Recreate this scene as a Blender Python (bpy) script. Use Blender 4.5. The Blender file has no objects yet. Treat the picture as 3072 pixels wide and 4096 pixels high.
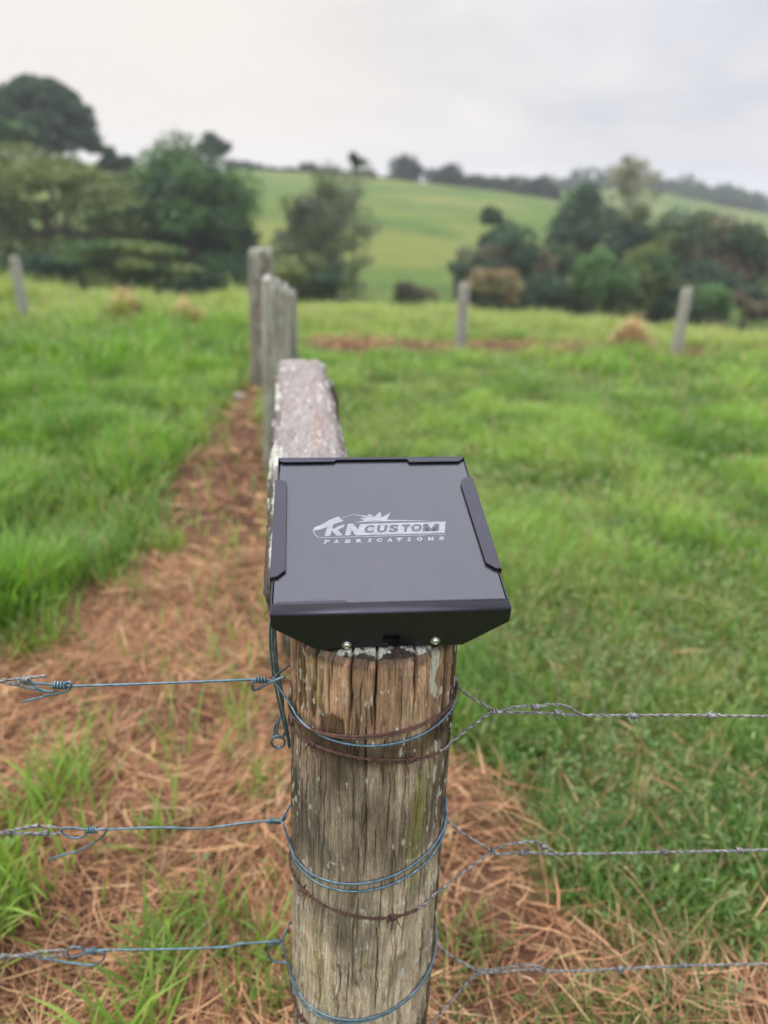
import bpy, math, random
import numpy as np
from mathutils import Vector, Matrix, Euler

random.seed(7)
rng = np.random.default_rng(7)
scene = bpy.context.scene
COL = scene.collection
R = math.radians

# ------------------------------------------------------------------ camera
FPX, PW, PH = 2850.0, 3072.0, 4096.0
CAM = np.array([0.0, 0.0, 1.73])
pitch = math.atan((2048 - 800) / FPX)
roll = R(-2.3)
fw = np.array([0, math.cos(pitch), -math.sin(pitch)])
_up = np.array([0, math.sin(pitch), math.cos(pitch)])
_rt = np.array([1.0, 0, 0])
RV = _rt * math.cos(roll) - _up * math.sin(roll)
UV = _up * math.cos(roll) + _rt * math.sin(roll)
cd = bpy.data.cameras.new("camera")
cam = bpy.data.objects.new("camera", cd); COL.objects.link(cam)
m = Matrix.Identity(4)
for i in range(3):
    m[i][0] = RV[i]; m[i][1] = UV[i]; m[i][2] = -fw[i]; m[i][3] = CAM[i]
cam.matrix_world = m
cd.sensor_fit = 'VERTICAL'; cd.sensor_height = 36.0
cd.lens = FPX / PH * 36.0
cd.clip_start = 0.05; cd.clip_end = 5000
cd.dof.use_dof = True; cd.dof.focus_distance = 1.04; cd.dof.aperture_fstop = 1.9
scene.camera = cam

def at(px, py, Y):
    """world point at world distance Y that the photograph shows at full-size pixel (px, py)"""
    d = fw + RV * (px - PW / 2) / FPX - UV * (py - PH / 2) / FPX
    return CAM + d * (Y / d[1])

def depth_of(p):
    return float((np.asarray(p) - CAM) @ fw)

# ------------------------------------------------------------------ light
SUN_AZ, SUN_EL = R(-75), R(48)        # azimuth from +Y, negative to the left
scene.view_settings.view_transform = 'Standard'
scene.view_settings.look = 'None'
scene.view_settings.exposure = 0.12
scene.view_settings.gamma = 1.0
w = bpy.data.worlds.new("World"); scene.world = w; w.use_nodes = True
nt = w.node_tree; nt.nodes.clear()
N = nt.nodes.new; L = nt.links.new
out = N('ShaderNodeOutputWorld')
sky = N('ShaderNodeTexSky'); sky.sky_type = 'NISHITA'; sky.sun_disc = False
sky.sun_elevation = SUN_EL; sky.sun_rotation = SUN_AZ
bg1 = N('ShaderNodeBackground'); bg1.inputs[1].default_value = 0.10
L(sky.outputs[0], bg1.inputs[0])
tc = N('ShaderNodeTexCoord'); sep = N('ShaderNodeSeparateXYZ'); L(tc.outputs['Generated'], sep.inputs[0])
# overcast: radiance grows towards the zenith
el = N('ShaderNodeMapRange'); el.inputs[1].default_value = 0.0; el.inputs[2].default_value = 1.0
L(sep.outputs[2], el.inputs[0])
ramp = N('ShaderNodeValToRGB'); L(el.outputs[0], ramp.inputs[0])
cr = ramp.color_ramp
cr.elements[0].position = 0.0; cr.elements[0].color = (0.76, 0.735, 0.72, 1)
cr.elements[1].position = 1.0; cr.elements[1].color = (0.95, 0.97, 1.05, 1)
e = cr.elements.new(0.06); e.color = (0.76, 0.73, 0.71, 1)
e = cr.elements.new(0.20); e.color = (0.66, 0.675, 0.72, 1)
e = cr.elements.new(0.45); e.color = (0.78, 0.81, 0.88, 1)
boost = N('ShaderNodeMapRange'); boost.interpolation_type = 'SMOOTHSTEP'
boost.inputs[1].default_value = 0.22; boost.inputs[2].default_value = 0.95
boost.inputs[3].default_value = 1.0; boost.inputs[4].default_value = 3.3
L(sep.outputs[2], boost.inputs[0])
# soft cloud mottling and a warm thin patch low on the left
mp = N('ShaderNodeMapping'); mp.inputs['Scale'].default_value = (1.4, 1.4, 4.0); mp.inputs['Rotation'].default_value = (0, .35, .3); L(tc.outputs['Generated'], mp.inputs[0])
nz = N('ShaderNodeTexNoise'); nz.inputs['Scale'].default_value = 2.9; nz.inputs['Detail'].default_value = 5.0; nz.inputs['Distortion'].default_value = .4
nz.inputs['Roughness'].default_value = 0.45; L(mp.outputs[0], nz.inputs[0])
cl = N('ShaderNodeMapRange'); cl.inputs[1].default_value = 0.3; cl.inputs[2].default_value = 0.7
cl.inputs[3].default_value = 0.80; cl.inputs[4].default_value = 1.17; L(nz.outputs[0], cl.inputs[0])
mul = N('ShaderNodeMix'); mul.data_type = 'RGBA'; mul.blend_type = 'MULTIPLY'; mul.inputs[0].default_value = 1.0
tint = N('ShaderNodeValToRGB'); L(nz.outputs[0], tint.inputs[0])
tint.color_ramp.elements[0].position = 0.34; tint.color_ramp.elements[0].color = (.76, .80, .87, 1)
tint.color_ramp.elements[1].position = 0.64; tint.color_ramp.elements[1].color = (1.16, 1.12, 1.08, 1)
L(ramp.outputs[0], mul.inputs[6]); L(tint.outputs[0], mul.inputs[7])
wd = N('ShaderNodeVectorMath'); wd.operation = 'DOT_PRODUCT'; L(tc.outputs['Generated'], wd.inputs[0])
_a = R(-24); _e = R(5); wd.inputs[1].default_value = (math.sin(_a) * math.cos(_e), math.cos(_a) * math.cos(_e), math.sin(_e))
wr = N('ShaderNodeMapRange'); wr.interpolation_type = 'SMOOTHSTEP'; wr.inputs[1].default_value = 0.78; wr.inputs[2].default_value = 1.0
wr.inputs[3].default_value = 0.0; wr.inputs[4].default_value = 0.85; L(wd.outputs['Value'], wr.inputs[0])
wm = N('ShaderNodeMix'); wm.data_type = 'RGBA'; L(wr.outputs[0], wm.inputs[0]); L(mul.outputs[2], wm.inputs[6])
wm.inputs[7].default_value = (.93, 0.84, 0.735, 1)
bg2 = N('ShaderNodeBackground'); L(wm.outputs[2], bg2.inputs[0]); L(boost.outputs[0], bg2.inputs[1])
mx = N('ShaderNodeMixShader'); mx.inputs[0].default_value = 0.93
L(bg1.outputs[0], mx.inputs[1]); L(bg2.outputs[0], mx.inputs[2]); L(mx.outputs[0], out.inputs[0])

sd = bpy.data.lights.new("sun", 'SUN'); sd.energy = 1.5; sd.angle = R(11); sd.color = (1.0, 0.93, 0.82)
so = bpy.data.objects.new("sun", sd); COL.objects.link(so)
sv = Vector((math.sin(SUN_AZ) * math.cos(SUN_EL), math.cos(SUN_AZ) * math.cos(SUN_EL), math.sin(SUN_EL)))
so.rotation_euler = sv.to_track_quat('Z', 'Y').to_euler()
so.location = (-3, 1, 8)

# ------------------------------------------------------------------ helpers
def mesh_obj(name, verts, faces, mat, parent=None, smooth=False, attrs=None, mats=None):
    me = bpy.data.meshes.new(name)
    verts = np.asarray(verts, dtype=np.float32).reshape(-1, 3)
    if isinstance(faces, np.ndarray):
        n, k = faces.shape
        me.vertices.add(len(verts)); me.vertices.foreach_set('co', verts.ravel())
        me.loops.add(n * k); me.loops.foreach_set('vertex_index', faces.astype(np.int32).ravel())
        me.polygons.add(n); me.polygons.foreach_set('loop_start', np.arange(0, n * k, k, dtype=np.int32))
        me.update(calc_edges=True); me.validate()
    else:
        me.from_pydata([tuple(map(float, v)) for v in verts], [], [tuple(int(i) for i in f) for f in faces])
        me.update()
    if smooth:
        me.polygons.foreach_set('use_smooth', np.ones(len(me.polygons), dtype=bool))
    for k, a in (attrs or {}).items():
        a = np.asarray(a, dtype=np.float32)
        if a.ndim == 2:
            at_ = me.attributes.new(k, 'FLOAT_COLOR', 'POINT')
            c4 = np.ones((len(a), 4), dtype=np.float32); c4[:, :3] = a
            at_.data.foreach_set('color', c4.ravel())
        else:
            at_ = me.attributes.new(k, 'FLOAT', 'POINT'); at_.data.foreach_set('value', a)
    if mat: me.materials.append(mat)
    o = bpy.data.objects.new(name, me); COL.objects.link(o)
    if parent: o.parent = parent
    return o

def tag(o, label=None, cat=None, group=None, kind=None):
    if label: o['label'] = label
    if cat: o['category'] = cat
    if group: o['group'] = group
    if kind: o['kind'] = kind
    return o

def empty(name, loc, label, cat, group=None):
    o = bpy.data.objects.new(name, None); COL.objects.link(o); o.location = loc
    o.empty_display_size = 0.05
    return tag(o, label, cat, group)

def keep(child, parent):
    """parent a mesh whose coordinates are in world space"""
    child.parent = parent
    child.matrix_parent_inverse = Matrix.Translation(parent.location).inverted()
    return child

def material(name, rough=0.8, color=(0.5, 0.5, 0.5), metallic=0.0, spec=0.5):
    mt = bpy.data.materials.new(name); mt.use_nodes = True
    b = mt.node_tree.nodes['Principled BSDF']
    b.inputs['Base Color'].default_value = (*color, 1); b.inputs['Roughness'].default_value = rough
    b.inputs['Metallic'].default_value = metallic; b.inputs['Specular IOR Level'].default_value = spec
    return mt, mt.node_tree, b

def n_attr(t, name):
    a = t.nodes.new('ShaderNodeAttribute'); a.attribute_name = name; return a

def n_noise(t, scale, detail=4, rough=0.55, vec=None, stretch=None, coord='Object'):
    tcn = t.nodes.new('ShaderNodeTexCoord')
    v = tcn.outputs[coord]
    if stretch:
        mpn = t.nodes.new('ShaderNodeMapping'); mpn.inputs['Scale'].default_value = stretch
        t.links.new(v, mpn.inputs[0]); v = mpn.outputs[0]
    nn = t.nodes.new('ShaderNodeTexNoise'); nn.inputs['Scale'].default_value = scale
    nn.inputs['Detail'].default_value = detail; nn.inputs['Roughness'].default_value = rough
    t.links.new(v, nn.inputs[0]); return nn

def n_ramp(t, src, stops):
    r_ = t.nodes.new('ShaderNodeValToRGB'); t.links.new(src, r_.inputs[0])
    c = r_.color_ramp
    c.elements[0].position = stops[0][0]; c.elements[0].color = (*stops[0][1], 1)
    c.elements[1].position = stops[-1][0]; c.elements[1].color = (*stops[-1][1], 1)
    for p, q in stops[1:-1]:
        e_ = c.elements.new(p); e_.color = (*q, 1)
    return r_

def n_mix(t, fac, a, b, mode='MIX'):
    x = t.nodes.new('ShaderNodeMix'); x.data_type = 'RGBA'; x.blend_type = mode
    for s, v in ((0, fac), (6, a), (7, b)):
        if isinstance(v, (int, float)): x.inputs[s].default_value = v
        elif isinstance(v, tuple): x.inputs[s].default_value = (*v, 1)
        else: t.links.new(v, x.inputs[s])
    return x.outputs[2]

def n_range(t, src, a, b, c=0.0, d=1.0, smooth=True):
    x = t.nodes.new('ShaderNodeMapRange')
    if smooth: x.interpolation_type = 'SMOOTHSTEP'
    for i, v in enumerate((a, b, c, d)): x.inputs[i + 1].default_value = v
    t.links.new(src, x.inputs[0]); return x.outputs[0]

def n_bump(t, b, src, strength, dist):
    x = t.nodes.new('ShaderNodeBump'); x.inputs['Strength'].default_value = strength
    x.inputs['Distance'].default_value = dist; t.links.new(src, x.inputs['Height'])
    t.links.new(x.outputs[0], b.inputs['Normal'])
    return x

# numpy value noise
_H = np.random.default_rng(3).random(65536).astype(np.float64)
def vnoise(x, y, seed=0):
    x = np.asarray(x, float); y = np.asarray(y, float)
    xi = np.floor(x).astype(np.int64); yi = np.floor(y).astype(np.int64)
    fx = x - xi; fy = y - yi
    fx = fx * fx * (3 - 2 * fx); fy = fy * fy * (3 - 2 * fy)
    def h(a, b): return _H[(a * 7349 + b * 9151 + seed * 3571 + (a * b) * 13) & 65535]
    return ((h(xi, yi) * (1 - fx) + h(xi + 1, yi) * fx) * (1 - fy) + (h(xi, yi + 1) * (1 - fx) + h(xi + 1, yi + 1) * fx) * fy)
def fbm(x, y, oct=4, seed=0, gain=0.5):
    s = 0; a = 1; tot = 0
    for o in range(oct):
        s = s + a * vnoise(x * 2 ** o, y * 2 ** o, seed + o); tot += a; a *= gain
    return s / tot
def sstep(a, b, x):
    t_ = np.clip((x - a) / (b - a), 0, 1); return t_ * t_ * (3 - 2 * t_)

# ------------------------------------------------------------------ terrain
_r = [0, 9]; _z = [0, 0]
for q in np.linspace(10, 20, 6): _r.append(q); _z.append(-0.012 * (q - 9) ** 2)
_r += [28, 38, 50, 62, 75]; _z += [-3.6, -6.2, -7.6, -7.9, -7.4]
_rr = np.arange(0, 1600, 1.0)
def _profile(h1, h2):
    rr = _r + [230, 275, 380, 470, 1600]
    zz = _z + [h1, h1 - 7, h2, h2 - 8, h2 - 30]
    p = np.interp(_rr, rr, zz)
    hill = np.interp(_rr, [75, 230], [0, 1])
    p = p + 2.2 * np.sin(np.pi * hill) * ((_rr > 75) & (_rr < 230))
    k = np.ones(7) / 7
    q = p.copy(); q[25:-10] = np.convolve(p, k, 'same')[25:-10]
    return q
_P0 = _profile(0, 0); _P1 = _profile(1, 0); _P2 = _profile(0, 1)
AZ1 = np.radians([-60, -27, -19, -10, -5, 0, 5.7, 11, 17, 25, 60]); H1 = [8, 7.6, 8.0, 8.3, 8.1, 7.5, 5.9, 3.8, 0, -3, -6]
AZ2 = np.radians([-60, -27, -19, -10, -1, 5, 11, 17, 25, 60]); H2 = [6, 8, 8, 8, 8, 8, 8.6, 12.4, 3.0, 1]
def ground_z(x, y):
    x = np.asarray(x, float); y = np.asarray(y, float)
    r_ = np.hypot(x, y); az = np.arctan2(x, y)
    f0 = np.interp(r_, _rr, _P0)
    h1 = np.interp(az, AZ1, H1); h2 = np.interp(az, AZ2, H2)
    z = f0 + h1 * (np.interp(r_, _rr, _P1) - f0) + h2 * (np.interp(r_, _rr, _P2) - f0)
    far = sstep(20, 60, r_)
    z = z + far * (fbm(x * .035, y * .035, 3, 11) - .5) * 2.4 * (1 - .7 * sstep(180, 225, r_))
    return z
def gz(x, y): return float(ground_z(x, y))

# bare / dead-grass mask in world coordinates
def bare_mask(x, y):
    xl = np.interp(y, [-2, 1.0, 1.5, 2.14, 2.61, 2.93, 3.64, 4.67, 5.58, 6.74, 7.41, 8.6, 9.4], [-1.5, -1.35, -1.4, -1.62, -1.38, -1.30, -1.33, -1.44, -1.40, -1.5, -1.55, -1.7, -2.0])
    xr = np.interp(y, [-2, 0.8, 1.0, 1.12, 1.2, 1.35, 1.55, 1.8, 2.1, 2.6, 4.6, 6.8, 9.4], [5, 3.4, 2.0, 1.3, .98, .68, .44, .26, .06, -.22, -.72, -1.18, -1.8])
    d = np.minimum(x - xl, xr - x + (fbm(x * 1.1 + 4, y * 1.1, 3, 23) - .5) * .9 * sstep(.0, .5, x))
    n_ = (fbm(x * 2.2, y * 2.2, 4, 21) - .5)
    b = sstep(-.10, .16, d + n_ * (.42 + .75 * sstep(.1, .5, x) * sstep(2.6, 2.0, y)))
    b = b * (1 - .75 * sstep(6.6, 8.2, y))
    yc = np.interp(x, [-6, -1.06, 1.11, 3.95, 8], [10.3, 9.15, 9.45, 10.05, 10.6])
    s = sstep(.62, .22, np.abs(y - yc + n_ * .5)) * sstep(-1.3, -.8, x) * sstep(5.6, 4.5, x) * sstep(.22, .36, fbm(x * .9, y * .9 + 5, 3, 8))
    b = b * sstep(.50, .80, y)  # unseen ground under the camera kept green, so the box front reflects darker
    return np.maximum(b, s * .98)

def nearbump(x, y):
    return (fbm(x * 1.6, y * 1.6, 4, 33) - .5) * .10 + (fbm(x * 7, y * 7, 3, 35) - .5) * .045 + (fbm(x * 24, y * 24, 2, 37) - .5) * .018

# ground sheet: polar grid, fine near the camera
def build_ground():
    rad = [0.25]
    while rad[-1] < 1500: rad.append(rad[-1] + max(0.02, rad[-1] * 0.016))
    rad = np.array(rad); na = 720
    a = np.linspace(0, 2 * np.pi, na, endpoint=False)
    Rg, A = np.meshgrid(rad, a, indexing='ij')
    X = Rg * np.sin(A); Y = Rg * np.cos(A)
    Z = ground_z(X, Y) + nearbump(X, Y) * sstep(24, 8, Rg)
    v = np.stack([X, Y, Z], -1).reshape(-1, 3)
    v = np.vstack([v, [[0, 0, float(Z[0].mean())]]])
    i = np.arange(len(rad) - 1)[:, None] * na + np.arange(na)[None]
    j = np.arange(len(rad) - 1)[:, None] * na + (np.arange(na)[None] + 1) % na
    f = np.stack([i, i + na, j + na, j], -1).reshape(-1, 4)
    f = f[:, ::-1]
    c = len(v) - 1
    k = np.arange(0, na, 2)
    cap = np.stack([np.full(len(k), c), k, (k + 1) % na, (k + 2) % na], -1)[:, ::-1]
    f = np.vstack([f, cap])
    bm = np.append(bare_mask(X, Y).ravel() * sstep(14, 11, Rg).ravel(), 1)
    fa = np.append(sstep(12, 22, Rg).ravel(), 0)
    mt, t, b = material('ground_soil_and_pasture', 0.95, spec=0.15)
    n1 = n_noise(t, 3.2, 6, 0.65); n2 = n_noise(t, 28, 5, 0.6)
    soil = n_ramp(t, n1.outputs[0], [(0.34, (0.060, 0.028, 0.016)), (0.52, (0.130, 0.060, 0.034)), (0.68, (0.225, 0.115, 0.066))])
    soil2 = n_mix(t, n_range(t, n2.outputs[0], .35, .7, 0, .6), soil.outputs[0], (0.05, 0.030, 0.020))
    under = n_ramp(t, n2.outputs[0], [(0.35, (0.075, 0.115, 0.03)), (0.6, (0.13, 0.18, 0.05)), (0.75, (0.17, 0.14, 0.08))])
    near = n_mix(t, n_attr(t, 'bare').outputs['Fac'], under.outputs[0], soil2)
    f1 = n_noise(t, 0.05, 5, 0.6); f2 = n_noise(t, 0.22, 6, 0.62, stretch=(1, 2.6, 1)); f3 = n_noise(t, 1.2, 4, 0.6)
    past = n_ramp(t, f1.outputs[0], [(0.36, (0.050, 0.112, 0.015)), (0.5, (0.088, 0.150, 0.020)), (0.64, (0.155, 0.180, 0.034))])
    past2 = n_mix(t, n_range(t, f2.outputs[0], .38, .64, 0, .65), past.outputs[0], (0.055, 0.105, 0.018))
    past3 = n_mix(t, n_range(t, f3.outputs[0], .45, .65, 0, .6), past2, (0.18, 0.17, 0.055))
    trk = n_noise(t, 1.0, 4, .6, stretch=(.035, .035, 1.7))
    past3 = n_mix(t, n_range(t, trk.outputs[0], .50, .62, 0, .5), past3, (0.045, 0.085, 0.016))
    pat = n_noise(t, .018, 3, .5, stretch=(1, 1, 4))
    past3 = n_mix(t, n_range(t, pat.outputs[0], .52, .62, 0, .45), past3, (0.20, 0.19, 0.045))
    L2 = t.links.new
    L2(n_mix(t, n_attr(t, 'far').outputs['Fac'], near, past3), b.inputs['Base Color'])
    n_bump(t, b, n2.outputs[0], 1.0, .03)
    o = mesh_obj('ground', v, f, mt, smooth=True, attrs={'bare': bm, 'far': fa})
    tag(o, 'rolling pasture ground with red soil near the fence and a green hillside behind', 'ground', kind='structure')
build_ground()

# ------------------------------------------------------------------ leaf / grass materials
def leafy(name, trans=0.35, rough=0.55, spec=0.3):
    mt = bpy.data.materials.new(name); mt.use_nodes = True
    t = mt.node_tree; b = t.nodes['Principled BSDF']
    a = n_attr(t, 'col')
    t.links.new(a.outputs['Color'], b.inputs['Base Color'])
    b.inputs['Roughness'].default_value = rough; b.inputs['Specular IOR Level'].default_value = spec
    tr = t.nodes.new('ShaderNodeBsdfTranslucent')
    br = n_mix(t, 1.0, a.outputs['Color'], (1.25, 1.35, 0.7), 'MULTIPLY')
    t.links.new(br, tr.inputs[0])
    ms = t.nodes.new('ShaderNodeMixShader'); ms.inputs[0].default_value = trans
    t.links.new(b.outputs[0], ms.inputs[1]); t.links.new(tr.outputs[0], ms.inputs[2])
    t.links.new(ms.outputs[0], t.nodes['Material Output'].inputs[0])
    return mt
M_GRASS = leafy('living_grass', 0.38, 0.45, 0.4)
M_STRAW = leafy('dead_grass_straw', 0.12, 0.75, 0.2)
M_LEAF = leafy('tree_leaves', 0.22, 0.6, 0.25)

def blades(pos, az, lean, h, wd, curl, col, colvar=0.12, g=None, twist=None):
    """curved ribbons: pos (n,3), az heading, lean = start angle from vertical, curl = extra angle along the blade"""
    g = g or rng
    n = len(pos); segs = 3
    tip = 0.0
    rows = []
    p = pos.copy()
    sx = -np.sin(az); sy = np.cos(az)
    if twist is None: twist = g.uniform(-.6, .6, n)
    prof = [0.75, 1.0, 0.72, 0.05]
    for k in range(segs + 1):
        ang = lean + curl * (k / segs)
        ww = wd * prof[k] * .5
        tw = twist * k / segs
        side = np.stack([sx * np.cos(tw), sy * np.cos(tw), np.sin(tw)], -1) * ww[:, None]
        rows.append(p - side); rows.append(p + side)
        step = h / segs
        p = p + np.stack([np.cos(az) * np.sin(ang), np.sin(az) * np.sin(ang), np.cos(ang)], -1) * step[:, None]
    V = np.stack(rows, 1)                       # n, 8, 3
    base = np.arange(n)[:, None] * 8
    F = np.concatenate([base + np.array([[2 * k, 2 * k + 1, 2 * k + 3, 2 * k + 2]]) for k in range(segs)], 1).reshape(-1, 4)
    c = np.clip(col * (1 + g.normal(0, colvar, (n, 1))), 0.005, 1)
    C_ = np.repeat(c, 8, 0)
    return V.reshape(-1, 3), F, C_

def in_view(x, y, margin=0.35):
    return (np.abs(x) < 0.60 * y + margin + .35)

def scatter(n, r0, r1, g):
    w_ = 56 if r1 < 5 else 43
    """uniform over the sector seen by the camera between two radii"""
    r_ = np.sqrt(g.uniform(r0 ** 2, r1 ** 2, n)); a = g.uniform(R(-w_), R(w_), n)
    return r_ * np.sin(a), r_ * np.cos(a)

def build_grass():
    g = np.random.default_rng(5)
    Vs, Fs, Cs = [], [], []; off = 0
    for (n, r0, r1, ws) in ((105000, .55, 3.6, 1.0), (150000, 3.6, 7.5, 1.4), (170000, 7.5, 17.0, 2.4)):
        x, y = scatter(n, r0, r1, g)
        b = bare_mask(x, y)
        clump = fbm(x * 2.3, y * 2.3, 3, 50)
        dens = (1 - b) ** 1.5 * np.clip(.35 + 1.5 * (clump - .28), .14, 1)
        # stray green tufts growing through the dead grass
        tuft = sstep(.57 - .19 * (x > .1), .70 - .12 * (x > .1), fbm(x * 4.2, y * 4.2, 2, 61)) * (.35 + .40 * (x > .1)) * b * (r0 < 3)
        near = sstep(1.9, 1.2, y)
        dens = np.maximum(dens, tuft + .012 * b)
        k = g.random(n) < dens
        # nothing grows inside the timber
        k &= np.hypot(x + .006, y - .895) > .15
        x = x[k]; y = y[k]; b = b[k]; clump = clump[k]; m_ = len(x)
        left = sstep(.4, -.6, x + .17 * (y - .9))
        lush = np.clip(.5 + .9 * (fbm(x * .8, y * .8, 3, 70) - .5) * 2, .15, 1.2)
        h = (.14 + .11 * left) * (.50 + .80 * lush) * (.35 + 1.3 * clump) * g.uniform(.55, 1.35, m_)
        h *= np.where(b > .4, .75, 1.0)
        h *= 1 + (.9 * fbm(x * 1.3, y * 1.3, 3, 88)) * sstep(9.5, 12.0, np.hypot(x, y))
        wd = g.uniform(.0035, .0085, m_) * ws * (1 + .35 * left)
        # palette
        A_ = np.array([.165, .300, .042]); B_ = np.array([.240, .350, .075]); D_ = np.array([.095, .200, .040]); Y_ = np.array([.40, .43, .16]); S_ = np.array([.42, .30, .17])
        t1 = fbm(x * .7, y * .7, 4, 80)[:, None]
        col = A_ * (1 - sstep(.35, .65, t1)) + B_ * sstep(.35, .65, t1)
        t2 = sstep(.46, .66, fbm(x * 2.4, y * 2.4, 3, 83))[:, None]
        col = col * (1 - .65 * t2) + D_ * .65 * t2
        col = col * (.82 + .36 * sstep(.3, .7, clump))[:, None] * (1 + .05 * (1 - left))[:, None]
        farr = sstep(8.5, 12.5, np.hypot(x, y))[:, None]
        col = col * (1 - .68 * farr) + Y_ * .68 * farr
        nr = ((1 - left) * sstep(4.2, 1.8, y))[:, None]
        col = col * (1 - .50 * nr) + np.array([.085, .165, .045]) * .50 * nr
        inb = (b * (x > 0))[:, None]
        col = col * (1 - .6 * inb) + np.array([.19, .225, .085]) * .6 * inb
        lb = (b * (x <= 0))[:, None]
        col = col * (1 - .4 * lb) + np.array([.26, .33, .075]) * .4 * lb
        patch = sstep(.52, .68, fbm(x * 1.7 + 9, y * 1.7, 3, 87))
        rr_ = g.random(m_)
        ye = (rr_ < .05 + .05 * (1 - left) + .07 * patch); col[ye] = Y_ * .85
        st = (rr_ > .97 - .02 * (1 - left) - .07 * patch * (1 - left)); col[st] = S_
        z = ground_z(x, y) + nearbump(x, y) * sstep(24, 8, np.hypot(x, y)) - .01
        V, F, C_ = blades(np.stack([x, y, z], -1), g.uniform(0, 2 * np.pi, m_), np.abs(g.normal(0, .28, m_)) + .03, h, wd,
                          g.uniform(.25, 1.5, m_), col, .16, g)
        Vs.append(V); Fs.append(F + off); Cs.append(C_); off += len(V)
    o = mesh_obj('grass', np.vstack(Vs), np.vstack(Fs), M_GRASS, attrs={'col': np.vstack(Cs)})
    tag(o, 'lush green grass on both sides of the fence line', 'grass', kind='stuff')

    # broad-leaved weeds among the grass on the right, little rosettes of leaves
    Vs, Fs, Cs = [], [], []; off = 0
    for (n, r0, r1, s) in ((6500, 1.3, 4.2, .55), (3000, 4.2, 9.0, 1.0)):
        x, y = scatter(n, r0, r1, g)
        b = bare_mask(x, y); k = (g.random(n) < (1 - b) * np.where(x > 0, 1, .35) + .06 * b) & (np.hypot(x + .006, y - .895) > .2)
        x = x[k]; y = y[k]
        nl = 6
        X = np.repeat(x, nl) + g.normal(0, .012, len(x) * nl); Y = np.repeat(y, nl) + g.normal(0, .012, len(x) * nl)
        m_ = len(X)
        z = ground_z(X, Y) + nearbump(X, Y) + g.uniform(.0, .09, m_)
        col = np.array([.155, .225, .070]) * g.uniform(.7, 1.4, (m_, 1)); col[:, 0] *= g.uniform(.8, 1.3, m_)
        V, F, C_ = blades(np.stack([X, Y, z], -1), g.uniform(0, 6.28, m_), g.uniform(.6, 1.3, m_), g.uniform(.03, .065, m_) * s,
                          g.uniform(.010, .022, m_) * s, g.uniform(.1, .7, m_), col, .15, g)
        Vs.append(V); Fs.append(F + off); Cs.append(C_); off += len(V)
    o = mesh_obj('weeds', np.vstack(Vs), np.vstack(Fs), M_GRASS, attrs={'col': np.vstack(Cs)})
    tag(o, 'small broad leaved weeds mixed into the paddock grass', 'weeds', kind='stuff')

    # dead brown grass lying on the soil
    Vs, Fs, Cs = [], [], []; off = 0
    for (n, r0, r1, ws) in ((125000, .5, 3.4, .72), (52000, 3.4, 10.5, 1.9)):
        x, y = scatter(n, r0, r1, g)
        b = bare_mask(x, y)
        heap = fbm(x * 3.0, y * 3.0, 3, 91)
        k = (g.random(n) < (b * np.clip(.10 + 1.9 * (heap - .25), .10, 1) * (1 - .45 * (x > .15)) + .06 + .25 * b * (y > 8.8))) & (np.hypot(x + .006, y - .895) > .14)
        heap = heap + .3 * (y > 8.8)
        x = x[k]; y = y[k]; heap = heap[k]; m_ = len(x)
        z = ground_z(x, y) + nearbump(x, y) + g.uniform(0, 1, m_) ** 1.5 * (.015 + .06 * sstep(.4, .7, heap)) + .003
        # strands lie in swirls
        flow = fbm(x * .9, y * .9, 2, 95) * 9 + 1.2
        az = flow + g.normal(0, .75, m_) + np.pi * (g.random(m_) < .5)
        wide = g.random(m_) < .07
        h = g.uniform(.04, .24, m_) * np.where(g.random(m_) < .5, .6, 1)
        pal = np.array([[.46, .24, .125], [.31, .150, .078], [.62, .385, .205], [.12, .058, .036], [.70, .49, .29]])
        wts = np.array([.33, .28, .17, .18, .04])
        col = pal[g.choice(5, m_, p=wts)]
        V, F, C_ = blades(np.stack([x, y, z], -1), az, g.normal(1.42, .16, m_), h, g.uniform(.0014, .0048, m_) * ws * np.where(wide, 2.3, 1),
                          g.normal(.14, .2, m_), col, .15, g, twist=g.uniform(-1.2, 1.2, m_))
        # bend sideways in the plane
        V = V.reshape(m_, 8, 3); sgn = g.normal(0, 1, m_)
        for kk in range(4):
            tt = (kk / 3.0) ** 2
            V[:, 2 * kk:2 * kk + 2, 0] += (-np.sin(az) * sgn * h * .28 * tt)[:, None]
            V[:, 2 * kk:2 * kk + 2, 1] += (np.cos(az) * sgn * h * .28 * tt)[:, None]
        V[:, :, 2] = np.maximum(V[:, :, 2], (ground_z(V[:, :, 0], V[:, :, 1]) + nearbump(V[:, :, 0], V[:, :, 1])) + .002)
        Vs.append(V.reshape(-1, 3)); Fs.append(F + off); Cs.append(C_); off += m_ * 8
    o = mesh_obj('dead_grass', np.vstack(Vs), np.vstack(Fs), M_STRAW, attrs={'col': np.vstack(Cs)})
    tag(o, 'brown dead grass strands lying on red soil beside the posts', 'dead grass', kind='stuff')
build_grass()

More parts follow.
